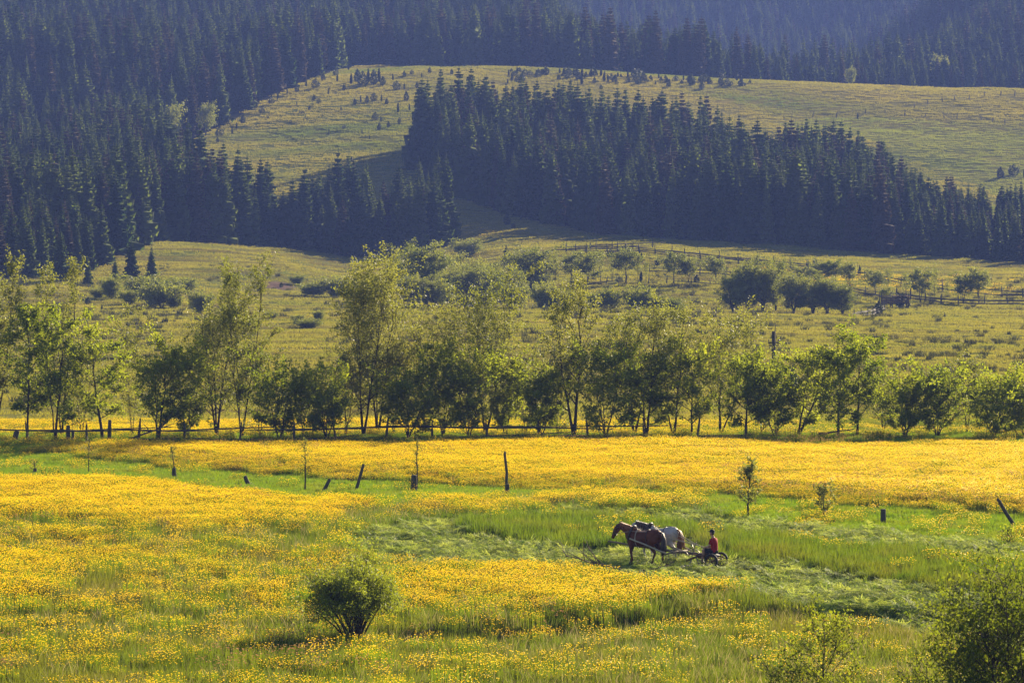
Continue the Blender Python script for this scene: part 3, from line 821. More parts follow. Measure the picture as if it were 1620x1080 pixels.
    for k in sorted(best):
        size = ('tall' if H[k] > 12 else 'short') + (' broad' if wid[k] > 1.15 else '')
        larch = K[k] > 8
        nm = 'larch_tree' if larch else 'spruce_tree'
        key = ('larch_' if larch else '') + g[k]
        if g[k] == 'left' and Y[k] < 720 and not larch: key = 'front'
        lab, grp = labels[key]
        if g[k] in PLACES and key != 'front':
            where = next(w for lim, w in PLACES[g[k]] if px[k] < lim)
            rank = (Y[k] - front_of(g[k], px[k]))
            depth = 'low in' if rank < 14 else ('halfway up' if rank < depth_of(g[k], px[k]) - 24 else 'at the top of')
            size = ('tall' if wid[k] < 1.1 else 'tall broad') if H[k] > hq[g[k]][1] else (('short' if wid[k] < 1.1 else 'short broad') if H[k] < hq[g[k]][0] else 'mid sized')
            lab = '%s %s the %s, %s' % ('brownish conifer' if larch else size + ' spruce', depth, {'left': 'left wood', 'right': 'middle wood', 'upper': 'upper wood'}[g[k]], where)
        if key == 'front': lab = size + ' spruce in the lower left clump, ' + ('cut by the left border' if px[k] < 12 else 'near the left border' if px[k] < 50 else 'in its middle' if px[k] < 110 else 'at its right end')
        if k == corner: lab = 'dark spruce at the outer right corner of the left wood, beside the open meadow'
        if k == lone_l: lab = 'dark spruce at the left end of the wood between two hill meadows'
        s = H[k] / 18.0
        o = obj(nm, protos[K[k]], None, (X[k], Y[k], Z[k]), (r.normal(0, 0.03), r.normal(0, 0.03), rot[k]), (s * wid[k], s * wid[k], s))
        tag(o, lab, 'conifer' if larch else 'spruce', grp)
    rest = np.array([k for k in range(len(Y)) if k not in best])
    for nm, sel in (('spruce_forest', ('left', 'right')), ('upper_spruce_forest', ('upper', 'distant'))):
        q = rest[np.isin(g[rest], sel)]
        s = H[q] / 18.0
        scatter(nm, np.stack([X[q], Y[q], Z[q]], 1), np.stack([s * wid[q], s * wid[q], s], 1), rot[q], K[q], proto_collection(nm + '_trees', protos))

plant_woods()

# ------------------------------------------------------------------ broadleaved trees
M['leaf_bush'] = leafy('alder_leaf', (0.100, 0.140, 0.016), (0.210, 0.240, 0.032), 0.64, 0.5, 0.6, 0.15, tint=(1.5, 1.4, 0.45), rnd=0.5)
M['leaf_front'] = leafy('dark_alder_leaf', (0.065, 0.095, 0.013), (0.175, 0.200, 0.026), 0.6, 0.6, 0.7, 0.08, tint=(1.5, 1.4, 0.45), rnd=0.5)
M['leaf_airy'] = leafy('willow_leaf', (0.120, 0.140, 0.030), (0.200, 0.205, 0.055), 0.55, 0.5, 0.55, 0.25, tint=(1.3, 1.25, 0.6), rnd=0.5)
M['leaf_round'] = leafy('crack_willow_leaf', (0.105, 0.130, 0.022), (0.215, 0.225, 0.042), 0.48, 0.3, 0.6, 0.2, tint=(1.3, 1.25, 0.6), rnd=0.5)
M['leaf_shrub'] = leafy('willow_shrub_leaf', (0.105, 0.145, 0.016), (0.205, 0.240, 0.034), 0.56, 0.8, 0.55, 0.25, tint=(1.4, 1.3, 0.5), rnd=0.5)
M['leaf_juniper'] = leafy('juniper_needle', (0.030, 0.042, 0.020), (0.055, 0.068, 0.030), 0.2, 0.5, 0.6, 0.2, rnd=0.8)

def grow(seed, H, W, stems=1, tilt=6.0, lean=(0, 0), t0=0.3, shape='round', nprim=12, nsec=5, leaves=4000, leaf=(0.15, 0.085), r0=0.10, up=40, jitter=0.12, droop=0.0, clumps=0.0):
    """skeleton and leaves of one broadleaved tree; returns (trunk MB, leaf verts, leaf quads)"""
    r = np.random.default_rng(seed)
    mb = MB(); twigs = []
    for s in range(stems):
        az = r.uniform(0, 6.28) if stems > 1 else 0
        tl = R(tilt) * (r.uniform(0.5, 1.2) if stems > 1 else 0.2)
        if stems > 1: az = s * 6.28 / stems + r.uniform(-0.5, 0.5)
        hs = H * (1 if s == 0 else r.uniform(0.78, 0.98))
        d = np.array([math.sin(tl) * math.cos(az) + lean[0], math.sin(tl) * math.sin(az) + lean[1], 1.0])
        n = 8
        P = np.zeros((n, 3)); wob = r.normal(0, 0.035, (n, 2)) * hs / 3
        for i in range(n):
            f = i / (n - 1)
            P[i] = [d[0] * hs * f ** 0.85 + wob[i, 0] * f + (r.normal(0, 0.02) if stems > 1 else 0), d[1] * hs * f ** 0.85 + wob[i, 1] * f, hs * f * 0.96 - (0.15 if i == 0 else 0)]
        rs = r0 * (1 if s == 0 else r.uniform(0.6, 0.95))
        rad = rs * (1 - 0.85 * np.linspace(0, 1, n)) * np.where(np.arange(n) == 0, 1.35, 1)
        mb.tube(P, rad, 6, cap=False)
        ga = r.uniform(0, 6.28)
        npm = max(3, int(nprim * (1 if stems == 1 else 0.62)))
        for b in range(npm):
            t = t0 + (0.98 - t0) * (b + r.uniform(0, 0.8)) / npm
            fi = t * (n - 1); i = min(int(fi), n - 2); p = P[i] + (P[i + 1] - P[i]) * (fi - i)
            ga += 2.4 + r.uniform(-0.4, 0.4)
            tt = (t - t0) / (1 - t0)
            if shape == 'round': prof = math.sqrt(max(0.05, 1 - (2 * tt - 0.85) ** 2 / 1.4))
            elif shape == 'airy': prof = 0.35 + 0.65 * math.sqrt(max(0.02, 1 - abs(2 * tt - 0.75) / 1.3))
            elif shape == 'dome': prof = 1.0
            else: prof = max(0.12, 1.0 - 0.85 * tt)
            L = W / 2 * prof * r.uniform(0.75, 1.15)
            el = R(up) * r.uniform(0.6, 1.3) + R(25) * tt
            dirn = np.array([math.cos(ga) * math.cos(el), math.sin(ga) * math.cos(el), math.sin(el)])
            L = L / max(0.45, math.cos(el))
            pts = [p]
            for q in range(1, 4):
                dd = dirn + np.array([0, 0, 0.12 * q - droop * q * q * 0.2]) + r.normal(0, 0.12, 3)
                pts.append(pts[-1] + dd / np.linalg.norm(dd) * L / 3)
            pts = np.array(pts)
            br = max(0.012, rad[i] * 0.55) * np.array([1, 0.7, 0.4, 0.12])
            mb.tube(pts, br, 4, cap=False)
            twigs.append((pts[2], pts[3], 1.0)); twigs.append((pts[1], pts[2], 0.8))
            for q in range(nsec):
                f = r.uniform(0.25, 1.0) * 3; j = min(int(f), 2); s0 = pts[j] + (pts[j + 1] - pts[j]) * (f - j)
                dd = dirn * 0.6 + r.normal(0, 0.55, 3) + np.array([0, 0, 0.25 - droop]); dd /= np.linalg.norm(dd)
                l2 = L * r.uniform(0.22, 0.5)
                s1 = s0 + dd * l2
                mb.tube([s0, (s0 + s1) / 2 + r.normal(0, 0.03, 3), s1], np.array([0.010, 0.007, 0.003]) * max(1, r0 / 0.08), 3, cap=False)
                twigs.append((s0 * 0.6 + s1 * 0.4, s1 + dd * l2 * 0.15, 1.4))
        twigs.append((P[-2], P[-1], 1.0))
    a = np.array([t[0] for t in twigs]); b = np.array([t[1] for t in twigs]); w = np.array([t[2] for t in twigs])
    if clumps: w = w * r.choice([1 - clumps, 1 + clumps], len(w))
    k = r.choice(len(a), leaves, p=w / w.sum())
    f = r.uniform(0, 1, (leaves, 1)) ** 0.8
    C = a[k] * (1 - f) + b[k] * f + r.normal(0, jitter, (leaves, 3))
    V, Q = leaf_quads(r, C, *leaf)
    return mb, V, Q

def leaf_quads(r, C, l, w):
    n = len(C)
    ax = r.normal(0, 1, (n, 3)); ax[:, 2] -= 0.35; ax /= np.linalg.norm(ax, axis=1)[:, None]
    bx = np.cross(ax, r.normal(0, 1, (n, 3))); bx /= np.linalg.norm(bx, axis=1)[:, None]
    s = r.uniform(0.65, 1.25, n)[:, None]
    V = np.stack([C - ax * l * s * 0.5, C + bx * w * s * 0.5, C + ax * l * s * 0.5, C - bx * w * s * 0.5], 1).reshape(-1, 3)
    return V, np.arange(4 * n).reshape(-1, 4)

def tree_meshes(nm, leafmat, **kw):
    mb, V, Q = grow(**kw)
    T = np.vstack(mb.V)
    # bring the grown tree to the height and crown width it was asked for
    sz = kw['H'] / np.percentile(V[:, 2], 99.8)
    cx = np.median(V[:, 0]) * (0 if kw.get('lean') else 1)
    sw = (kw['W'] / 2) / np.percentile(np.abs(V[:, 0] - np.median(V[:, 0])), 96.5)
    for i in range(len(mb.V)): mb.V[i] = mb.V[i] * [sw, sw, sz]
    c = V.reshape(-1, 4, 3).mean(1, keepdims=True)
    V = ((V.reshape(-1, 4, 3) - c) + c * [sw, sw, sz]).reshape(-1, 3)
    return mb.mesh(nm + '_trunk', M['bark'], smooth=True), mesh_np(nm + '_crown', V, Q, M[leafmat])

def plant_tree(nm, label, cat, group, meshes, px, Y, s=1.0, rz=0.0, stretch=1.0, dz=0.0):
    x, y, z = at(px, Y)
    t = thing(nm, label, cat, (x, y, z + dz), rz, group, (s * stretch, s * stretch, s))
    obj('trunk', meshes[0], t); obj('crown', meshes[1], t)
    return t

# the row of young trees along the rail fence: (column, height px, width px, kind, label)
ROW = [
    (-8, 285, 60, 'airy', 'tall sparse pale tree cut by the left border behind the fence row'),
    (42, 192, 62, 'bush', 'dark leafy young tree on two thin stems, leftmost full one along the fence'),
    (96, 275, 58, 'airyb', 'tall thin pale tree rising behind the second leafy tree from the left'),
    (87, 190, 66, 'bush', 'leafy young tree on a forked trunk next to a leaning stem near the left end'),
    (162, 182, 76, 'lean', 'leafy young tree on a trunk leaning left beside a thick fence post'),
    (208, 205, 52, 'thin', 'pale spindly many-stemmed tree between two dark leafy trees on the left'),
    (250, 162, 70, 'bush', 'dark dense young tree on one straight black trunk, left part of the row'),
    (296, 150, 72, 'multi', 'broad leafy bush tree with thin stems between dark trunk and tall willow'),
    (342, 228, 78, 'airy', 'tall open willow with a stump beside its trunk'),
    (381, 285, 76, 'airy', 'tall slanting open willow with high tip, in front of the grassy knoll'),
    (441, 128, 92, 'multi', 'low round bushy tree with short dark trunk, the widest left of the centre'),
    (516, 114, 60, 'multi', 'small round bushy tree just left of the tall double willows'),
    (574, 290, 80, 'airy', 'tall open willow with slender trunk, left one of the tallest pair'),
    (597, 292, 92, 'airy', 'tall open willow on a thick trunk, right one of the tallest pair'),
    (646, 112, 88, 'multi', 'low dark round bush tree directly behind the tall stake with post'),
    (672, 225, 96, 'airyl', 'tall open willow leaning right behind the low dark bush tree'),
    (700, 140, 68, 'multi', 'small leafy tree with thin fanned stems right of the low dark bush tree'),
    (742, 128, 62, 'multi', 'small leafy tree on a pair of dark stems beside a straight bare trunk'),
    (768, 270, 104, 'airy', 'tall open willow on a straight bare dark trunk at the centre of the row'),
    (800, 124, 60, 'multi', 'small round leafy tree right of the straight bare trunk'),
    (856, 104, 62, 'multi', 'smallest pale round bush tree in the middle of the row'),
    (908, 232, 80, 'bent', 'tall open willow on a thick bent trunk'),
    (958, 142, 86, 'multi', 'broad leafy tree with three spreading stems right of the bent trunk'),
    (1003, 228, 82, 'airy', 'tall pale open willow behind the crooked short trunk'),
    (1022, 116, 66, 'bush', 'small leafy tree on a crooked short dark trunk'),
    (1066, 212, 66, 'airyb', 'pale thin tree between the crooked trunk and the straight slanted trunk'),
    (1094, 142, 92, 'bush', 'leafy tree on a dark slanted trunk left of the wooden gate debris'),
    (1140, 208, 96, 'airyl', 'tall thin willow with bare slanting tip near the utility pole'),
    (1181, 128, 72, 'bush', 'leafy young tree on a thin straight trunk left of the utility pole'),
    (1226, 118, 72, 'multi', 'round leafy bush tree in front of the utility pole'),
    (1262, 132, 84, 'leanr', 'leafy tree on a stem leaning far right beside the utility pole'),
    (1326, 148, 84, 'bush', 'dense leafy tree on a single dark trunk, left one of the two tall right trees'),
    (1357, 166, 82, 'bush', 'dense pointed leafy tree, right one of the two tall right trees'),
    (1432, 110, 80, 'multi', 'low leafy tree with many thin upright stems right of the pointed tree'),
    (1484, 106, 66, 'multi', 'small round leafy bush tree before the gap in the right part of the row'),
    (1530, 128, 44, 'thin', 'pale spindly sapling standing in the gap of the right part of the row'),
    (1572, 106, 84, 'multi', 'wide leafy bush tree near the right border of the row'),
    (1622, 100, 72, 'multi', 'leafy bush tree cut by the right border'),
    (128, 150, 56, 'thin', 'pale spindly sapling between the second leafy tree and the left leaning tree'),
    (410, 160, 60, 'thin', 'pale thin sapling right of the slanting open willow'),
    (478, 110, 50, 'thin', 'pale low sapling between the two round bushy trees left of centre'),
    (548, 150, 56, 'thin', 'pale thin sapling just left of the tallest willow pair'),
    (622, 150, 56, 'thin', 'pale thin sapling just right of the tallest willow pair'),
    (832, 150, 62, 'thin', 'pale thin sapling between two small round trees right of the centre'),
    (882, 120, 50, 'thin', 'pale low sapling left of the thick bent trunk'),
    (1206, 110, 46, 'thin', 'pale low sapling left of the round bush tree by the utility pole'),
    (1398, 96, 60, 'thin', 'pale low sapling right of the pointed leafy tree'),
]

def plant_row():
    for i, (px, hp, wp, kind, label) in enumerate(ROW):
        back = kind.startswith('airy') or kind == 'thin'
        Y = 231.2 + 3.2 * float(sstep(500, 640, px)) + (i * 37 % 11) * 0.25 + (3.0 if back else 0)
        s = Y / F
        H, W = hp * s * (1.03 if back else 1.13), wp * s * (1.18 if back else 1.2)
        kw = dict(seed=500 + i, H=H, W=W)
        if kind == 'bush': kw.update(stems=1 if i % 3 else 2, tilt=5, t0=0.15, nprim=17, nsec=7, leaves=5800, leaf=(0.18, 0.105), r0=0.085, up=34, jitter=0.13)
        elif kind == 'lean': kw.update(stems=1, lean=(-0.10, 0), t0=0.20, nprim=16, nsec=7, leaves=5800, leaf=(0.18, 0.105), r0=0.09, up=34, jitter=0.13)
        elif kind == 'leanr': kw.update(stems=2, tilt=8, lean=(0.28, 0), t0=0.14, nprim=16, nsec=7, leaves=5800, leaf=(0.18, 0.105), r0=0.09, up=30, jitter=0.13)
        elif kind == 'multi': kw.update(stems=5, tilt=15, t0=0.07, nprim=14, nsec=6, leaves=int(3300 + 52 * wp), leaf=(0.17, 0.10), r0=0.045, up=38, jitter=0.12)
        elif kind == 'thin': kw.update(stems=3, tilt=6, t0=0.1, nprim=16, nsec=4, leaves=3000, leaf=(0.15, 0.08), r0=0.03, up=48, jitter=0.12, shape='airy')
        elif kind == 'bent': kw.update(stems=2, tilt=7, lean=(-0.03, 0), t0=0.22, nprim=24, nsec=6, leaves=8500, leaf=(0.16, 0.085), r0=0.14, up=46, jitter=0.14, shape='airy', clumps=0.3)
        elif kind == 'airyl': kw.update(stems=3, tilt=11, lean=(0.10, 0), t0=0.18, nprim=24, nsec=6, leaves=8000, leaf=(0.16, 0.08), r0=0.07, up=48, jitter=0.14, shape='airy', clumps=0.3)
        else: kw.update(stems=3 if kind == 'airy' else 2, tilt=8, t0=0.16, nprim=28, nsec=6, leaves=int(10500 * min(1, hp / 270)) if kind == 'airy' else 6000, leaf=(0.16, 0.082), r0=0.085, up=48, jitter=0.15, shape='airy', clumps=0.3)
        ms = tree_meshes('row_tree', 'leaf_airy' if back or kind == 'bent' else 'leaf_bush', **kw)
        plant_tree('willow_tree' if back or kind == 'bent' else 'alder_tree', label, 'tree', 'young trees along the rail fence', ms, px, Y)

plant_row()

def plant_valley_trees():
    # full round crowns, open small crowns, shrubs and junipers: shapes shared, each tree its own object
    RND = [tree_meshes('round_willow', 'leaf_round', seed=700 + i, H=9.0, W=7.4, stems=3, tilt=10, t0=0.16, nprim=26, nsec=8, leaves=12000, leaf=(0.30, 0.19), r0=0.22, up=32, jitter=0.26, clumps=0.4) for i in range(3)]
    SML = [tree_meshes('small_willow', 'leaf_round', seed=720 + i, H=6.0, W=4.2, stems=1 + i % 2, tilt=6, t0=0.40, nprim=16, nsec=7, leaves=3800, leaf=(0.26, 0.15), r0=0.10, up=34, jitter=0.22, clumps=0.3) for i in range(4)]
    SLD = [tree_meshes('slender_birch', 'leaf_round', seed=730 + i, H=6.6, W=2.6, stems=2, tilt=4, t0=0.36, nprim=14, nsec=5, leaves=1100, leaf=(0.24, 0.13), r0=0.06, up=48, jitter=0.2, shape='airy') for i in range(2)]
    SHR = [tree_meshes('willow_shrub', 'leaf_round', seed=740 + i, H=3.6, W=4.6, stems=7, tilt=28, t0=0.12, nprim=14, nsec=6, leaves=7500, leaf=(0.26, 0.16), r0=0.05, up=30, jitter=0.24) for i in range(3)]
    def put(pool, k, nm, label, cat, group, px, ybase, Y, hp, h0, stretch=1.0):
        s = hp * Y / F / h0
        x, y, z = at(px, Y)
        t = thing(nm, label, cat, (x, y, z), k * 1.9, group, (s * stretch, s * stretch, s))
        obj('trunk', pool[k % len(pool)][0], t); obj('crown', pool[k % len(pool)][1], t)
    def put2(pool, k, nm, label, cat, group, px, Y, top, wp, h0, w0):
        x, y, z = at(px, Y)
        sz = (float(y2z(top, Y)) - z) / h0; sx = wp * Y / F / w0
        t = thing(nm, label, cat, (x, y, z), (k % 2) * math.pi + 0.3 * math.sin(k), group, (sx, sx, sz))
        obj('trunk', pool[k % len(pool)][0], t); obj('crown', pool[k % len(pool)][1], t)
    g = 'round willows along the hidden stream'
    big = [(640, 597, 391, 40, 'round pale willow left of the tallest one, before the dark wood corner'), (675, 588, 380, 62, 'tallest round willow, before the dark right corner of the left wood'),
           (655, 566, 432, 46, 'low round willow at the foot of the tallest round willow'), (743, 612, 400, 54, 'round willow behind the centre of the fence row, right of the tallest'), (736, 582, 418, 44, 'round willow among the middle ones, left of the dark broad willow'),
           (768, 586, 420, 44, 'low round willow right in the middle of the stream willows'), (711, 580, 421, 34, 'dark round willow below the gap of the stream willows'), (690, 568, 440, 44, 'low dark willow filling the foot of the stream willows'), (842, 636, 387, 64, 'dark broad willow with bare lower trunk left of the small tree row'), (800, 600, 415, 48, 'pale willow left of the dark broad willow')]
    for k, (px, Y, top, wp, lab) in enumerate(big): put2(RND, k, 'round_willow', lab, 'tree', g, px, Y, top, wp * 1.25, 9.0, 7.4)
    g = 'willows of the right cluster'
    cl = [(1160, 573, 440, 34, 'dark low willow at the left end of the right cluster'), (1184, 575, 418, 36, 'upright willow second in the right cluster'), (1207, 577, 411, 38, 'tallest willow of the right cluster'), (1227, 580, 413, 26, 'slim upright willow just right of the tallest in the right cluster'),
          (1256, 574, 436, 42, 'willow in the centre of the right cluster'), (1286, 574, 441, 40, 'round willow right of the centre of the right cluster'), (1310, 573, 443, 38, 'round willow second from the right end of the right cluster'), (1333, 572, 454, 34, 'lowest round willow at the right end of the right cluster')]
    for k, (px, Y, top, wp, lab) in enumerate(cl): put2(RND, k + 1, 'round_willow', lab, 'tree', g, px, Y, top - 7, wp * 1.3, 9.0, 7.4)
    g = 'small trees along the near paddock fence'
    sm = [(903, 645, 54, 1.1, SML, 'small tree first on the left in the paddock row'), (930, 640, 62, 1.05, SML, 'small tree with dark forked trunk second in the paddock row'), (950, 648, 52, 0.8, SLD, 'slender pale tree third in the paddock row'),
          (968, 648, 44, 0.8, SLD, 'slender pale short tree before the dense paddock tree'), (990, 643, 58, 1.15, SML, 'dense small tree with dark twin stems in the paddock row'), (1010, 643, 50, 0.7, SLD, 'slender tree beside the dark juniper in the paddock row'),
          (1066, 642, 52, 1.2, SML, 'pale forked small tree mid right in the paddock row'), (1089, 642, 46, 0.95, SML, 'pale small tree right of the forked one in the paddock row'), (1133, 642, 46, 1.1, SML, 'lone small umbrella shaped tree left of the right cluster'),
          (878, 640, 58, 0.7, SLD, 'slender tree next to the dark broad willow'), (1022, 646, 34, 0.7, SLD, 'thin nearly leafless sapling in the paddock row')]
    for k, (px, Y, hp, st, pool, lab) in enumerate(sm): put(pool, k, 'small_willow' if pool is SML else 'slender_tree', lab, 'tree', g, px, 0, Y, hp, 6.0 if pool is SML else 6.6, st)
    g = 'small trees along the right paddock fence'
    sm = [(1385, 640, 40, 1.3, SML, 'dense small tree left of the slender pair by the yellow strip'), (1404, 640, 46, 0.85, SLD, 'slender pale tree beside the dense one by the yellow strip'), (1433, 630, 44, 0.9, SLD, 'slender tree left of the leaning paddock tree'),
          (1456, 618, 62, 0.95, SML, 'small tree with dark slanting trunk behind the timber rack'), (1478, 622, 50, 0.7, SLD, 'thin pale tree between the slanting tree and the round pair'), (1524, 622, 52, 1.15, SML, 'round dense tree, left one of the pair at the right fence'),
          (1549, 622, 60, 1.0, SML, 'round tree with curved trunk, right one of the pair at the right fence'), (1498, 624, 36, 0.7, SLD, 'thin leafless sapling left of the round pair'), (1402, 606, 30, 1.1, SML, 'low small tree left of the timber rack'),
          (1263, 652, 34, 1.2, SML, 'low pale tree behind the right cluster'), (1285, 650, 30, 1.1, SML, 'lowest pale tree behind the right cluster'), (1303, 655, 44, 1.1, SML, 'dark small tree left of three before the yellow strip'),
          (1322, 655, 44, 1.0, SML, 'dark small tree in the middle of three before the yellow strip'), (1342, 650, 46, 1.0, SML, 'dark small tree right of three before the yellow strip')]
    for k, (px, Y, hp, st, pool, lab) in enumerate(sm): put(pool, k + 2, 'small_willow' if pool is SML else 'slender_tree', lab, 'tree', g, px, 0, Y, hp, 6.0 if pool is SML else 6.6, st)
    g = 'shrubs in the valley'
    sh = [(893, 456, 0, 30, 'dark shrub at the left end of the hollow beside tall willow tops'), (941, 459, 0, 30, 'dark low shrub second from the left in the hollow'), (965, 455, 0, 28, 'dark shrub in the hollow below the slender paddock trees'), (1010, 452, 0, 38, 'broad dark shrub in the middle of the hollow'), (1038, 464, 0, 26, 'low shrub right of the broad dark shrub in the hollow'), (1062, 471, 0, 32, 'lowest shrub at the right end of the hollow'), (862, 445, 0, 34, 'tall dark shrub under the dark broad willow'),
          (241, 432, 474, 74, 'large pale shrub behind the dark round shrub on the left pasture'), (255, 446, 487, 58, 'large dark round shrub on the left pasture'), (292, 439, 464, 34, 'pale green shrub right of the large shrubs'), (205, 456, 482, 26, 'dark shrub left of the large shrubs on the left pasture'), (176, 436, 474, 27, 'pale yellow egg shaped shrub by the lower left spruces'), (155, 454, 473, 20, 'small dark low shrub left of the pale egg shaped one'),
          (318, 456, 498, 34, 'lone dark shrub tree right of the large shrubs'), (276, 469, 488, 20, 'small pale shrub at the foot of the large dark round shrub'), (738, 377, 406, 40, 'dark round shrub tree right of the wood corner'), (470, 434, 451, 20, 'small dark round shrub on the grassy knoll'), (495, 446, 469, 38, 'pale low shrub behind the tallest pair of willows'), (535, 436, 472, 46, 'wide low shrub left of the round stream willows'), (590, 440, 478, 40, 'grey green shrub between the wide low shrub and the stream willows'), (815, 448, 487, 34, 'pale low shrub left of the dark broad willow'),
          (487, 503, 520, 36, 'dark sprawling shrub on the pasture behind the round bush tree'), (471, 496, 511, 18, 'dark prickly low shrub left of the sprawling one'), (504, 490, 508, 16, 'small dark shrub right of the sprawling one'), (430, 492, 504, 18, 'small grey shrub behind the slanting willow')]
    for k, (px, top, base, wp, lab) in enumerate(sh):
        Y = 551.0 if base == 0 else hit(px, base)[1]
        put2(SHR, k, 'shrub', lab, 'shrub', g, px, Y, top, wp * 1.1, 3.6, 4.6)
    # lone spruces on the open ground
    sp = spruce_meshes('spruce_tree', 3, 780, M['needles'], rad=3.6)
    for k, (px, Y, hp, lab) in enumerate([(801, 715, 34, 'lone small spruce on the slope above the round willows'), (208, 645, 62, 'spruce behind the large pale shrub, right of the left clump'), (240, 652, 48, 'small spruce at the right end of the left clump'), (139, 622, 44, 'small pale spruce in front of the lower left clump'), (96, 628, 84, 'broad greyish spruce in front of the lower left clump'), (182, 630, 40, 'small dark spruce behind the pale egg shaped shrub')]):
        s = hp * Y / F / 18.0
        o = obj('spruce_tree', sp[k % 3], None, at(px, Y), (0, 0, k), (s * (1.35 if k == 0 else 1.1),) * 2 + (s,)); tag(o, lab, 'spruce', 'spruces on open ground')
    # pale broadleaved trees lit inside the woods
    LIT = tree_meshes('lit_tree', 'leaf_round', seed=790, H=14, W=8, stems=2, tilt=6, t0=0.25, nprim=22, nsec=7, leaves=3600, leaf=(0.55, 0.35), r0=0.2, up=40, jitter=0.5, clumps=0.3)
    for k, (px, py, Y, hp, lab) in enumerate([(268, 208, 1010, 46, 'pale sunlit broadleaved tree among spruces left of the hill meadow'), (326, 206, 1020, 46, 'pale sunlit broadleaved tree nearest the hill meadow edge'), (175, 245, 930, 60, 'yellowish broadleaved tree inside the left wood'), (372, 160, 1120, 40, 'grey green broadleaved tree at the shady top edge of the meadow'),
                                             (1492, 120, 1290, 34, 'pale broadleaved tree among the hazy trees near the right border'), (1346, 136, 1222, 18, 'small pale tree at the edge of the upper wood')]):
        x, y, z = at(px, Y)
        s = min(2.0, max(0.5, (float(y2z(py - hp, Y)) - z) / 14))      # its top where the photograph shows it
        t = thing('broadleaf_tree', lab, 'tree', (x, y, z), k, 'pale trees in the woods', (s * 0.9, s * 0.9, s))
        obj('trunk', LIT[0], t); obj('crown', LIT[1], t)

plant_valley_trees()

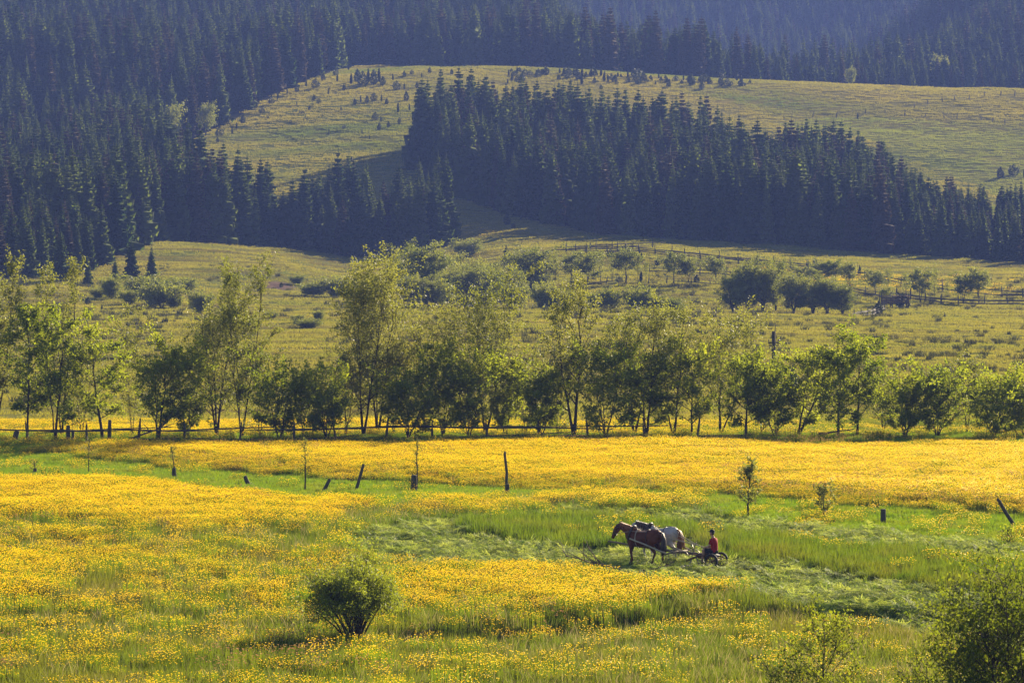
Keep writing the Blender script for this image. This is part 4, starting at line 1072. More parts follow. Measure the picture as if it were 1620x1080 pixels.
def plant_junipers():
    r = np.random.default_rng(820)
    pro = []
    for i in range(5):
        rr = np.random.default_rng(830 + i)
        n = 420; h = 2.4; t = rr.uniform(0, 1, n)
        rad = (0.30 + 0.55 * (i % 3)) * np.sin(np.clip(t * 0.9 + 0.12, 0, 1) * math.pi) ** 0.7
        a = rr.uniform(0, 6.28, n)
        C = np.stack([rad * np.cos(a) * rr.uniform(0.5, 1, n), rad * np.sin(a) * rr.uniform(0.5, 1, n), 0.05 + t * h * (0.85 + 0.15 * np.sin(3 * a))], 1)
        V, Q = leaf_quads(rr, C, 0.42, 0.18)
        mb = MB(); mb.tube([(0, 0, -0.2), (0, 0, 1.6)], [0.07, 0.03], 4, cap=False)
        V2 = np.vstack(mb.V); Q2 = np.vstack(mb.Q)
        pro.append(mesh_np('juniper', np.vstack([V, V2]), [np.vstack([Q, Q2 + len(V)])], [M['leaf_juniper'], M['bark']], midx=[0] * len(Q) + [1] * len(Q2)))
    def put(px, Y, hp, lab, grp, k, wide=1.0):
        s = hp * Y / F / 2.4
        o = obj('juniper', pro[k % 5], None, at(px, Y), (0, 0, k * 1.3), (s * wide, s * wide, s)); tag(o, lab, 'juniper', grp)
    k = 0
    # scattered over the upper left meadow (column, row, height)
    spots = [(556, 134, 14), (566, 130, 16), (574, 136, 18), (583, 131, 17), (592, 134, 18), (600, 130, 17), (606, 136, 12), (628, 143, 12), (640, 142, 8), (545, 143, 8), (520, 150, 8), (497, 160, 8), (500, 140, 12), (534, 130, 10), (562, 166, 8), (571, 163, 9), (581, 163, 9), (592, 160, 10), (604, 162, 9), (612, 166, 8), (630, 178, 12), (643, 160, 12), (594, 190, 10), (603, 194, 8), (600, 206, 9), (573, 212, 6), (615, 202, 8), (348, 216, 12), (368, 213, 10), (396, 168, 10), (407, 172, 8), (345, 226, 7), (430, 165, 9), (455, 150, 8), (556, 258, 8), (475, 182, 5), (640, 122, 8), (652, 118, 6), (667, 124, 7), (680, 116, 8), (700, 122, 6), (715, 118, 7), (460, 195, 4), (510, 186, 5), (540, 176, 5), (375, 205, 9), (385, 196, 11), (415, 180, 9), (440, 158, 10), (470, 146, 10), (485, 138, 9), (512, 128, 10), (532, 120, 9), (552, 112, 8), (425, 190, 5), (448, 205, 5), (520, 215, 5), (545, 205, 6), (585, 222, 6), (632, 196, 8), (648, 176, 9), (490, 175, 6), (505, 165, 7), (470, 168, 6), (660, 140, 8), (622, 128, 9)]
    def jl(px, py):
        if py < 150 and px < 612 and px > 540: return 'dark juniper in the dense row along the top of the sunny hill meadow'
        if py > 250: return 'lone juniper low on the hill meadow just above the left wood'
        if px < 420: return 'dark juniper near the left tip of the sunny hill meadow'
        if px < 530: return 'tiny juniper near the shady upper left edge of the hill meadow'
        if py < 150: return 'small juniper on the crest right of the dense juniper row'
        if py < 172: return 'small juniper in the loose line below the dense juniper row'
        if px > 625: return 'small juniper near the left end of the middle wood'
        return 'small juniper in the loose group in the middle of the hill meadow'
    for px, py, hp in spots:
        x, y, z = hit(px, py)
        put(px, y, hp * 1.25, jl(px, py), 'junipers of the hill meadow', k, 0.9); k += 1
    for i in range(105):
        px = r.uniform(800, 1190); f = (px - 800) / 390
        py = (112 + 18 * f) + abs(r.normal(0, 9)) * (1.2 - 0.5 * f)
        x, y, z = hit(px, py)
        put(px, y, r.uniform(5, 14), 'low juniper in the hill crest scrub, ' + next(w for lim, w in ((880, 'above the left part of the middle wood'), (960, 'left of its densest part'), (1050, 'in its densest part'), (1120, 'right of its densest part'), (9999, 'at its right end')) if px < lim), 'junipers of the crest', k, 1.2); k += 1
    for px, py, hp, lab in [(1093, 131, 14, 'rounded juniper, leftmost of the big ones at the right end of the crest scrub'), (1110, 131, 13, 'rounded juniper between two bigger ones at the right end of the crest scrub'), (1165, 128, 16, 'tallest rounded juniper at the right end of the crest scrub'), (1140, 127, 14, 'rounded pale juniper left of the tallest crest juniper'),
                            (1356, 189, 9, 'lone dark juniper on the upper right meadow'), (1582, 282, 18, 'pointed dark juniper left of three beside the right wood'), (1603, 278, 18, 'wide dark juniper in the middle beside the right wood'), (1620, 282, 16, 'dark juniper cut by the right border above the right wood'),
                            (802, 356, 18, 'pointed dark juniper on the shaded grass below the middle wood'), (824, 348, 9, 'small juniper right of the pointed one below the middle wood'), (812, 362, 9, 'low juniper at the foot of the pointed one'),
                            (966, 408, 14, 'dark juniper behind the slender paddock trees'), (1015, 416, 16, 'dark pointed juniper right of the dense paddock tree'), (1040, 420, 12, 'dark low juniper by the broken paddock fence'), (1014, 447, 18, 'dark upright juniper at the near paddock fence'), (1102, 447, 12, 'small dark round juniper by the near paddock fence'),
                            (980, 447, 10, 'low dark juniper at the foot of the dense paddock tree'), (1277, 425, 14, 'dark pointed juniper, left of the pair at the far fence'), (1290, 422, 14, 'dark pointed juniper, right of the pair at the far fence'), (1360, 436, 16, 'dark narrow juniper right of the three dark small trees'),
                            (1390, 498, 22, 'dark pointed juniper before the timber rack'), (1428, 488, 24, 'broad dark juniper against the timber rack'), (1495, 503, 8, 'small low juniper on the bank right of the timber rack'), (470, 449, 12, 'dark round juniper on top of the knoll'), (161, 491, 9, 'small reddish juniper on the left pasture'), (139, 482, 12, 'small dark pointed juniper on the left pasture'), (66, 466, 8, 'tiny dark juniper near the lower left clump'),
                            (195, 502, 6, 'low round juniper on the left pasture below the large shrubs'), (445, 455, 8, 'tiny juniper by the bare earth')]:
        x, y, z = hit(px, py)
        put(px, y, hp, lab, 'junipers on the pasture', k, 1.0 if hp > 12 else 1.2); k += 1
    for px, Y, hp, lab in [(1238, 325, 38, 'dark juniper just right of the utility pole'), (1255, 326, 32, 'second dark juniper right of the utility pole')]:
        put(px, Y, hp, lab, 'junipers by the utility pole', k, 0.8); k += 1
    # hedge of low shrubs on the hill edges
plant_junipers()
# ------------------------------------------------------------------ fences and posts
def log_mesh(name, seed, mat, seg=6, r=1.0, wob=0.04):
    """a rough pole one metre long up the z axis, unit radius"""
    rr = np.random.default_rng(seed); mb = MB()
    P = np.array([(rr.normal(0, wob), rr.normal(0, wob), t) for t in (-0.12, 0.25, 0.6, 0.92, 1.0)])
    mb.tube(P, np.array([1.05, 1.0, 0.92, 0.85, 0.5]) * r * rr.uniform(0.95, 1.05, 5), seg)
    return mb.mesh(name, mat)

POSTS = [log_mesh('post', 900 + i, M['old_wood'], 6, 1.0, 0.15) for i in range(4)]
RAILS = [log_mesh('rail', 910 + i, M['old_wood'], 5, 1.0, 0.35) for i in range(4)]
_fr = np.random.default_rng(920)

def put_log(nm, me, a, b, rad, parent, origin):
    a = Vector(a); b = Vector(b); d = b - a
    o = obj(nm, me, parent)
    o.location = a - origin; o.rotation_euler = d.to_track_quat('Z', 'Y').to_euler(); o.scale = (rad, rad, d.length)
    return o

def rail_fence(label, pts, group, post_h=1.15, gap=2.6, rails=(0.45, 0.95), rad=0.075, miss=0.1, rail_rad=0.05):
    """pts: (column, distance) along the fence"""
    W = [Vector(at(p, y)) for p, y in pts]
    L = [0]
    for i in range(1, len(W)): L.append(L[-1] + (W[i] - W[i - 1]).length)
    n = max(2, int(L[-1] / gap) + 1)
    pos = []
    for k in range(n):
        d = L[-1] * k / (n - 1) + (_fr.normal(0, 0.2) if 0 < k < n - 1 else 0); d = min(max(d, 0), L[-1])
        i = max(j for j in range(len(L)) if L[j] <= d + 1e-6); i = min(i, len(W) - 2)
        p = W[i].lerp(W[i + 1], (d - L[i]) / (L[i + 1] - L[i] + 1e-9))
        pos.append(Vector((p.x, p.y, gz(p.x, p.y))))
    t = thing('rail_fence', label, 'fence', pos[0], 0, group)
    for k, p in enumerate(pos):
        h = post_h * _fr.uniform(0.85, 1.2)
        put_log('post', POSTS[k % 4], p, p + Vector((_fr.normal(0, 0.07), _fr.normal(0, 0.07), h)), rad * _fr.uniform(0.8, 1.3), t, pos[0])
        if k:
            for z in rails:
                if _fr.uniform() < miss: continue
                q = pos[k - 1]
                dx = (p - q).normalized() * 0.18
                off = Vector((0, -rad * 1.2, 0))
                put_log('rail', RAILS[(k + int(z * 10)) % 4], q - dx + off + Vector((0, 0, z + _fr.normal(0, 0.05))), p + dx + off + Vector((0, 0, z + _fr.normal(0, 0.07))), rail_rad * _fr.uniform(0.8, 1.25), t, pos[0])
    return t

def build_fences():
    Y0 = 230.0
    rail_fence('long wooden rail fence running along the row of young trees behind the flower band', [(-40, Y0), (300, Y0 + 0.4), (480, Y0 + 1), (640, Y0 + 4.5), (900, Y0 + 4.2), (1180, Y0 + 4.5)], 'rail fences', 1.0, 3.1, (0.10, 0.74), 0.075, 0.22, 0.046)
    rail_fence('dark far fence along the upper side of the sunlit paddock', [(896, 737), (960, 741), (1032, 748)], 'rail fences', 1.25, 4.2, (0.5, 1.0), 0.13, 0.1, 0.07)
    rail_fence('long dark rail fence sloping down across the sunlit paddock', [(896, 735), (1000, 715), (1100, 705), (1200, 700), (1330, 690)], 'rail fences', 1.35, 3.6, (0.35, 0.75, 1.1), 0.15, 0.12, 0.08)
    rail_fence('rail fence continuing behind the yellow strip to the right border', [(1330, 690), (1450, 665), (1540, 652), (1660, 645)], 'rail fences', 1.3, 4.4, (0.5, 1.05), 0.12, 0.15, 0.07)
    rail_fence('broken short rail fence between the two paddock tree rows', [(1028, 668), (1080, 664), (1150, 664), (1190, 662)], 'rail fences', 1.1, 4.0, (0.4, 0.9), 0.12, 0.3, 0.06)
    rail_fence('low broken fence along the near row of small paddock trees', [(905, 641), (960, 645), (1080, 641), (1160, 641)], 'rail fences', 0.95, 3.4, (0.35,), 0.10, 0.25, 0.09)
    rail_fence('rail fence in front of the yellow strip running past the round pair of trees', [(1345, 640), (1430, 628), (1500, 618), (1560, 618), (1660, 622)], 'rail fences', 1.3, 3.8, (0.4, 0.9), 0.13, 0.15, 0.08)
    rail_fence('low rail fence slanting up from the hollow to the timber rack', [(1352, 563), (1378, 570), (1400, 590)], 'rail fences', 1.1, 3.0, (0.4, 0.85), 0.10, 0.1, 0.07)
    # line of stakes across the upper right meadow
    for lab, pts in (('line of thin fence stakes crossing the upper right meadow', [(1240, 190), (1285, 186), (1322, 187), (1368, 180), (1400, 179), (1430, 184), (1462, 186), (1493, 189), (1513, 190), (1551, 192), (1569, 194), (1589, 198)]),
                     ('upper short line of thin stakes on the right meadow near the border', [(1446, 171), (1467, 167), (1490, 162), (1510, 160), (1532, 157), (1556, 154), (1581, 152), (1604, 152)])):
        W = [Vector(hit(*p)) for p in pts]
        t = thing('stake_fence', lab, 'fence', W[0], 0, 'stake fences of the hill')
        for k, p in enumerate(W): put_log('post', POSTS[k % 4], p, p + Vector((_fr.normal(0, 0.2), 0, _fr.uniform(0.9, 1.5))), 0.16, t, W[0])

build_fences()

def post(nm, label, px, py, hpx, wpx, lean=0.0, cat='post', top=None, kink=0.0):
    """a stub or stake standing in the field: column, row of its foot, height and width in photograph pixels"""
    x, y, z = hit(px, py); s = y / F
    h = hpx * s; r = wpx * s / 2
    mb = MB()
    P = [(0, 0, -0.25), (0, 0, 0.02), (lean * h * 0.5 + kink * h, 0.02, h * 0.5), (lean * h * 0.9 - kink * 0.4 * h, 0, h * 0.93), (lean * h, 0, h)]
    mb.tube(P, [r * 1.1, r * 1.1, r, r * 0.92, r * 0.8], 7)
    o = obj(nm, mb.mesh(nm, M['old_wood']), None, (x, y, z), (0, 0, 0.3))
    return tag(o, label, cat, 'old posts and stakes standing in the meadow')

def sapling(label, px, py, hpx, wpx, leaves, seed, leafmat='leaf_airy', t0=0.35, stems=1, nprim=9, r0=0.02, lean=0.0, leaf=(0.11, 0.055), tilt=4, up=45, y=None):
    if y is None: x, y, z = hit(px, py)
    else: x, y, z = at(px, y)
    s = y / F
    ms = tree_meshes('sapling', leafmat, seed=seed, H=hpx * s, W=wpx * s, stems=stems, tilt=tilt, lean=(lean, 0), t0=t0, nprim=nprim, nsec=4, leaves=leaves, leaf=leaf, r0=r0, up=up, jitter=0.05, shape='airy')
    t = thing('sapling', label, 'sapling', (x, y, z), 0, 'saplings in the meadow')
    obj('trunk', ms[0], t); obj('crown', ms[1], t)

def build_field_posts():
    post('wooden_post', 'short leaning board stub in yellow flowers, between the bent sapling and the tall thin one', 393, 768, 15, 7, -0.45)
    post('wooden_post', 'short stub tilted right next to the tall thin sapling', 511, 778, 20, 6, 0.55)
    post('wooden_post', 'thick upright stub beside the tallest thin stake', 655, 777, 26, 10, 0.0)
    post('wooden_post', 'short thick stub at the foot of the crooked stake', 803, 782, 17, 7, 0.0)
    post('wooden_post', 'short upright post alone on the green strip at the right', 1399, 827, 22, 9, -0.02)
    post('wooden_pole', 'long grey pole leaning left near the right border', 1607, 833, 44, 6, -0.68)
    post('wooden_stake', 'crooked dark stake with bent top left of the horses', 801, 780, 66, 4.5, -0.03, kink=0.03)
    post('wooden_stake', 'leaning stake between tilted stub and the tallest thin stake', 563, 776, 42, 5, 0.30)
    post('wooden_post', 'dark stub at the foot of the bent sapling', 275, 757, 17, 7, -0.05)
    post('wooden_post', 'reddish short stub at the foot of the leftmost small sapling', 53, 750, 9, 6, 0.2)
    post('wooden_post', 'leaning dark stub at the left end of the rail fence', 21, 699, 18, 9, 0.3)
    post('wooden_post', 'upright stub in the fence gap, left one of a pair', 107, 699, 26, 7, 0.0)
    post('wooden_post', 'thin upright stub in the fence gap, right one of a pair', 114, 699, 16, 5, 0.05)
    post('wooden_post', 'thick tall fence post beside the left leaning tree', 172, 698, 34, 6, 0.03)
    sapling('leaf tufted sapling bent left with a dark stub at its foot', 278, 757, 54, 12, 130, 941, r0=0.045, lean=-0.13, t0=0.6)
    sapling('thin bare sapling stem on the left in the yellow flowers', 139, 750, 60, 10, 26, 942, r0=0.045, t0=0.7)
    sapling('small twiggy sapling at the left border of the green strip', 53, 750, 24, 16, 40, 943, r0=0.02, t0=0.3)
    sapling('tall thin sapling with a few leaves standing among tilted stubs', 482, 777, 86, 13, 140, 944, r0=0.055, t0=0.45)
    sapling('tallest thin stake like sapling behind the thick upright stub', 659, 775, 80, 10, 90, 945, r0=0.058, t0=0.3, up=60)
    sapling('small feathery young tree with a leafy oval crown above the driver', 1184, 821, 100, 36, 1050, 946, r0=0.045, t0=0.26, nprim=20, up=62, leaf=(0.14, 0.075))
    sapling('smaller young tree with thin stems right of the feathery one', 1306, 822, 66, 36, 650, 947, r0=0.022, up=60, t0=0.15, stems=4, tilt=10, nprim=12, leaf=(0.13, 0.07))
    sapling('small clump of pale leafy shoots on the edge of the swath by the right border', 1597, 868, 40, 34, 260, 948, 'leaf_bush', r0=0.02, t0=0.1, stems=4, tilt=14)

build_field_posts()

# ------------------------------------------------------------------ foreground shrubs
def build_foreground():
    x, y, z = hit(562, 1024)
    r = np.random.default_rng(961); mb = MB(); C = []
    cen = np.array([0, 0, 1.62]); rx = np.array([1.46, 1.46, 1.06])
    for k in range(46):                                     # a fan of stems up to a domed crown
        a = r.uniform(0, 6.28); el = math.asin(r.uniform(-0.35, 1.0)); q = r.uniform(0.72, 0.98) if k > 9 else r.uniform(1.05, 1.28)
        e = cen + rx * q * np.array([math.cos(a) * math.cos(el), math.sin(a) * math.cos(el), math.sin(el)])
        b0 = np.array([r.normal(0, 0.10), r.normal(0, 0.10), -0.1])
        m1 = b0 * 0.55 + e * 0.45 + [0, 0, 0.16]; m2 = b0 * 0.2 + e * 0.8 + [0, 0, 0.10]
        mb.tube([b0, m1, m2, e], np.array([0.032, 0.024, 0.016, 0.005]) * r.uniform(0.6, 1.25), 5, cap=False)
        for t in range(6):
            f = r.uniform(0.35, 1); s0 = m1 * (1 - f) + e * f; dd = (e - cen) * 0.4 + r.normal(0, 0.3, 3) + [0, 0, 0.15]
            mb.tube([s0, s0 + dd * 0.5, s0 + dd], [0.008, 0.006, 0.002], 3, cap=False)
            C.append(s0 + dd * r.uniform(0.2, 1.1, (55, 1)) + r.normal(0, 0.07, (55, 3)))
    n = 15000; v = r.normal(0, 1, (n, 3)); v[:, 2] = np.abs(v[:, 2]) * 1.15 - 0.42; v /= np.linalg.norm(v, axis=1)[:, None]
    lump = 0.84 + 0.24 * np.sin(3.1 * v[:, 0] * 2 + 1) * np.sin(2.7 * v[:, 1] * 2 + 2) + 0.08 * np.sin(7 * v[:, 2] + 4 * v[:, 0])
    C.append(cen + v * rx * (lump * r.uniform(0.66, 1.12, n) ** 0.8)[:, None])
    C = np.vstack(C); rho = np.hypot(C[:, 0], C[:, 1]); C = C[C[:, 2] > 1.35 - 0.85 * np.clip((rho - 0.45) / 0.75, 0, 1) - 0.15 * (C[:, 0] < -0.4) + 0.3 * r.uniform(0, 1, len(C))]
    V, Q = leaf_quads(r, C, 0.085, 0.040)
    t = thing('osier_bush', 'dome shaped willow bush with many bare stems standing in the yellow meadow', 'bush', (x, y, z), 0.4)
    obj('stems', mb.mesh('stems', M['bark'], True), t); obj('crown', mesh_np('osier_crown', V, Q, M['leaf_shrub']), t)
    # sapling tree cut by the bottom edge
    def front(label, px, Y, topy, wpx, leaves, seed, stems, tilt, r0, leafm, t0, leaf=(0.10, 0.06), nprim=20):
        xx, yy, zz = at(px, Y)
        H = float(y2z(topy, Y)) - zz
        ms = tree_meshes('front_tree', leafm, seed=seed, H=H, W=wpx * Y / F, stems=stems, tilt=tilt, t0=t0, nprim=nprim, nsec=7, leaves=leaves, leaf=leaf, r0=r0, up=40, jitter=0.09, shape='airy')
        t = thing('alder_tree', label, 'tree', (xx, yy, zz), 0, 'trees at the lower edge')
        obj('trunk', ms[0], t); obj('crown', ms[1], t)
    front('open young tree with dark leaves cut by the bottom edge, right of the dome bush', 1302, 103, 938, 125, 2800, 971, 1, 5, 0.05, 'leaf_front', 0.12)
    front('large leafy tree filling the lower right corner', 1600, 96, 852, 240, 13500, 972, 5, 14, 0.08, 'leaf_front', 0.06, (0.11, 0.065), 30)
    front('low leafy tree cut by the bottom edge beside the lower right corner tree', 1530, 98, 985, 140, 4600, 973, 3, 14, 0.05, 'leaf_front', 0.1)
    front('small leafy treetop at the bottom edge between open young tree and corner tree', 1452, 101, 1030, 80, 900, 974, 2, 10, 0.03, 'leaf_front', 0.1)
    front('small leafy treetop at the bottom edge left of the open young tree', 1238, 102, 1025, 70, 700, 975, 2, 10, 0.03, 'leaf_front', 0.1)
    # dead branches
    def branch(label, px, py, length, seed, ang, n=10, lift=0.5, thick=0.035):
        r = np.random.default_rng(seed); mb = MB()
        d = np.array([math.cos(ang), math.sin(ang), 0.0])
        P = np.array([d * length * f + [0, 0, 0.12 + lift * f + r.normal(0, 0.02)] for f in np.linspace(0, 1, 6)])
        mb.tube(P, thick * np.linspace(1, 0.25, 6), 6)
        tw = MB()
        for k in range(n):
            f = r.uniform(0.25, 1.0); i = min(int(f * 5), 4); p = P[i] + (P[i + 1] - P[i]) * (f * 5 - i)
            e = d * r.uniform(0.2, 0.9) + r.normal(0, 0.5, 3) + [0, 0, 0.35]; e /= np.linalg.norm(e)
            l = length * r.uniform(0.18, 0.42)
            q = p + e * l; tw.tube([p, (p + q) / 2 + r.normal(0, 0.03, 3), q, q + e * l * 0.3 + r.normal(0, 0.05, 3)], [thick * 0.5, thick * 0.36, thick * 0.24, thick * 0.1], 5)
        x, y, z = hit(px, py)
        t = thing('dead_branch', label, 'branch', (x, y, z + 0.1), 0, 'dead branches in the meadow')
        obj('limb', mb.mesh('limb', M['dead_wood']), t)
        if n: obj('twigs', tw.mesh('twigs', M['dead_wood']), t)
    branch('bare forked dead branch lying before the brown horse', 985, 911, 2.3, 981, math.pi - 0.25, 12, 0.55, 0.045)
    branch('smaller dead bough with reddish twigs lying right of the forked one', 1012, 914, 1.4, 982, math.pi * 0.1, 9, 0.3, 0.03)
    branch('thin dead stick leaning up right of the dome bush', 618, 1032, 1.5, 983, 0.35, 3, 0.55, 0.022)
    branch('small curved dead twig left of the dome bush', 455, 1002, 0.7, 984, 0.5, 3, 0.3, 0.015)
    branch('dead branch arching over the lower fence rail behind the left trees', 205, 699, 3.0, 985, 0.25, 3, 0.95, 0.07)
    branch('fallen pale pole sloping to the ground by the gate debris', 1150, 699, 2.6, 986, 0.1, 1, 0.1, 0.05)
    branch('fallen dark timber lying under the dense tall right trees', 1296, 692, 2.4, 987, 0.15, 1, 0.35, 0.09)

build_foreground()

# ------------------------------------------------------------------ utility pole, timber rack
def build_pole_and_rack():
    M['concrete'] = solid('weathered_pole', (0.075, 0.062, 0.055), (0.04, 0.034, 0.03), 5, 0.9, 0.1, 0.4)
    M['insulator'] = solid('brown_glaze', (0.09, 0.05, 0.035), None, 5, 0.3, 0.5)
    x, y, z = at(1224, 322)
    s = y / F
    H = float(y2z(524, y)) - z
    t = thing('utility_pole', 'dark utility pole with two crossarms rising behind the fence row', 'pole', (x, y, z), 0.12)
    mb = MB(); mb.tube([(0, 0, -0.5), (0, 0, H * 0.6), (0, 0, H)], [(0.24, 0.18), (0.21, 0.16), (0.19, 0.15)], 8); obj('shaft', mb.mesh('shaft', M['concrete']), t)
    mb = MB(); mb.tube([(0.16, 0.14, H - 2.4), (0.17, 0.14, H + 0.75)], [0.05, 0.04], 6); obj('mast', mb.mesh('mast', M['old_wood']), t)
    for k, (dz, w) in enumerate(((-0.98, 1.05), (-1.22, 0.85))):
        mb = MB(); mb.box((0, -0.2 - k * 0.003, H + dz), (w, 0.10, 0.10)); a = obj('crossarm', mb.mesh('crossarm', M['old_wood']), t)
        for sx in (-1, 1):
            mb = MB(); mb.tube([(sx * w * 0.44, -0.2, H + dz + 0.05), (sx * w * 0.44, -0.2, H + dz + 0.12), (sx * w * 0.44, -0.2, H + dz + 0.16), (sx * w * 0.44, -0.2, H + dz + 0.26)], [0.02, 0.02, 0.06, 0.05], 8)
            obj('insulator', mb.mesh('insulator', M['insulator']), a)
    # timber rack in the far paddock
    x, y, z = hit(1416, 488)
    t = thing('hay_rack', 'low brown timber rack standing between two junipers in the far paddock', 'hay rack', (x, y, z), 0.15)
    W = 44 * y / F
    for i, px in enumerate((-0.5, -0.1, 0.25, 0.5)):
        for dy in (0, 1.2):
            put_log('post', POSTS[i], Vector((px * W, dy, 0)), Vector((px * W, dy, 1.9)), 0.10, t, Vector((0, 0, 0)))
    brown = solid('brown_board', (0.15, 0.085, 0.07), (0.09, 0.05, 0.042), 4, 0.85, 0.1, 0.3)
    mb = MB(); mb.box((0, 0, 0), (W * 1.05, 0.06, 0.30)); bm_ = mb.mesh('board', brown)
    for k in range(3): obj('board', bm_, t, (0, -0.14 - 0.01 * k, 0.95 + 0.36 * k), (0.05, 0.0, 0.01 * k))
    mb = MB(); mb.box((0, 0.6, 2.0), (W * 1.12, 1.7, 0.10)); obj('deck', mb.mesh('deck', brown), t)

build_pole_and_rack()

# ------------------------------------------------------------------ the team of horses, the mower and its driver
HEAD = R(32)                       # heading: to the left and away from the camera
FWD = Vector((-math.cos(HEAD), math.sin(HEAD), 0)); SIDE = Vector((math.sin(HEAD), math.cos(HEAD), 0))   # SIDE points away from the camera
RZ = math.pi - HEAD

M['bay'] = solid('bay_coat', (0.115, 0.028, 0.008), (0.062, 0.016, 0.005), 3.5, 0.55, 0.2)
M['grey_coat'] = solid('grey_coat', (0.42, 0.39, 0.38), (0.26, 0.24, 0.235), 5.5, 0.55, 0.35)
M['mane_bay'] = solid('bay_mane', (0.24, 0.085, 0.030), (0.15, 0.05, 0.02), 12, 0.6, 0.3)
M['mane_dark'] = solid('dark_mane', (0.07, 0.05, 0.045), (0.04, 0.03, 0.028), 12, 0.6, 0.3)
M['ginger'] = solid('ginger_tail', (0.26, 0.10, 0.035), (0.10, 0.05, 0.03), 4, 0.6, 0.3)
M['hoof'] = solid('hoof_horn', (0.05, 0.04, 0.035), None, 5, 0.5, 0.3)
M['eye'] = solid('dark_eye', (0.01, 0.008, 0.006), None, 5, 0.1, 0.6)
M['leather'] = solid('worn_leather', (0.055, 0.035, 0.025), (0.03, 0.02, 0.015), 9, 0.55, 0.4)
M['webbing'] = solid('pale_webbing', (0.40, 0.34, 0.27), (0.28, 0.23, 0.18), 9, 0.8, 0.2)

def remeshed(name, mb, mat, voxel=0.024, smooth=4):
    me = mb.mesh(name, mat, smooth=True)
    def put(parent=None, nm=name):
        o = obj(nm, me, parent)
        r = o.modifiers.new('skin', 'REMESH'); r.mode = 'VOXEL'; r.voxel_size = voxel; r.use_smooth_shade = True
        s = o.modifiers.new('soft', 'SMOOTH'); s.factor = 0.5; s.iterations = smooth
        return o
    return put

def swing(P, pivot, ang):
    P = np.array(P, float); c, s = math.cos(ang), math.sin(ang)
    x, z = P[:, 0] - pivot[0], P[:, 2] - pivot[2]
    Q = P.copy(); Q[:, 0] = pivot[0] + x * c + z * s; Q[:, 2] = pivot[2] - x * s + z * c
    return Q

def horse_body(steps, head_drop):
    """x forward, z up; withers at 1.42 m"""
    b = MB()
    T = [(-0.86, 1.14, .06, .08), (-.82, 1.14, .17, .20), (-.68, 1.13, .265, .285), (-.48, 1.10, .285, .305), (-.2, 1.04, .285, .30), (.05, 1.00, .30, .315), (.28, 1.02, .275, .33), (.48, 1.08, .235, .33), (.62, 1.10, .18, .26), (.71, 1.09, .12, .17), (.76, 1.08, .06, .08)]
    b.tube([(t[0], 0, t[1]) for t in T], [(t[2], t[3]) for t in T], 16)
    hd = head_drop
    N = [(.30, 0, 1.16), (.52, 0, 1.24), (.72, 0, 1.37 - hd * .3), (.90, 0, 1.50 - hd * .7), (1.02, 0, 1.58 - hd)]
    b.tube(N, [(.13, .26), (.125, .24), (.10, .185), (.085, .145), (.08, .115)], 12)
    hx, hz = 1.02, 1.58 - hd
    Hh = [(hx - .06, 0, hz + .01), (hx + .05, 0, hz - .02), (hx + .16, 0, hz - .15), (hx + .25, 0, hz - .30), (hx + .31, 0, hz - .41), (hx + .345, 0, hz - .49), (hx + .355, 0, hz - .53)]
    b.tube(Hh, [(.07, .09), (.095, .13), (.098, .145), (.075, .105), (.062, .08), (.066, .075), (.045, .05)], 12)
    for sy in (-1, 1):
        b.tube([(hx - .03, sy * .055, hz + .06), (hx - .02, sy * .07, hz + .15), (hx - .01, sy * .072, hz + .21)], [.035, .034, .012], 6)
    hoofs = []
    for sy, a in ((1, steps[0]), (-1, steps[1])):
        P = [(.50, sy * .13, 1.08), (.50, sy * .15, .90), (.475, sy * .15, .74), (.49, sy * .145, .50), (.495, sy * .145, .44), (.485, sy * .145, .27), (.485, sy * .145, .14), (.53, sy * .145, .07), (.545, sy * .145, .035)]
        Q = swing(P, P[1], a)
        if a < -0.15: Q[4:] = swing(Q[4:], Q[4], 0.35)
        b.tube(Q, [(.11, .16), (.095, .13), (.065, .085), (.05, .055), (.05, .055), (.034, .038), (.046, .05), (.042, .046), (.055, .06)], 9)
        hoofs.append(Q[-1])
    for sy, a in ((1, steps[2]), (-1, steps[3])):
        P = [(-.60, sy * .13, 1.14), (-.56, sy * .16, .96), (-.50, sy * .165, .80), (-.62, sy * .15, .62), (-.74, sy * .14, .50), (-.735, sy * .14, .44), (-.70, sy * .14, .27), (-.69, sy * .14, .14), (-.64, sy * .14, .07), (-.625, sy * .14, .035)]
        Q = swing(P, (P[1][0], 0, 1.0), a)
        b.tube(Q, [(.15, .22), (.15, .21), (.115, .16), (.065, .085), (.05, .062), (.045, .055), (.035, .042), (.047, .05), (.042, .046), (.055, .06)], 9)
        hoofs.append(Q[-1])
    return b, hoofs, (hx, hz)

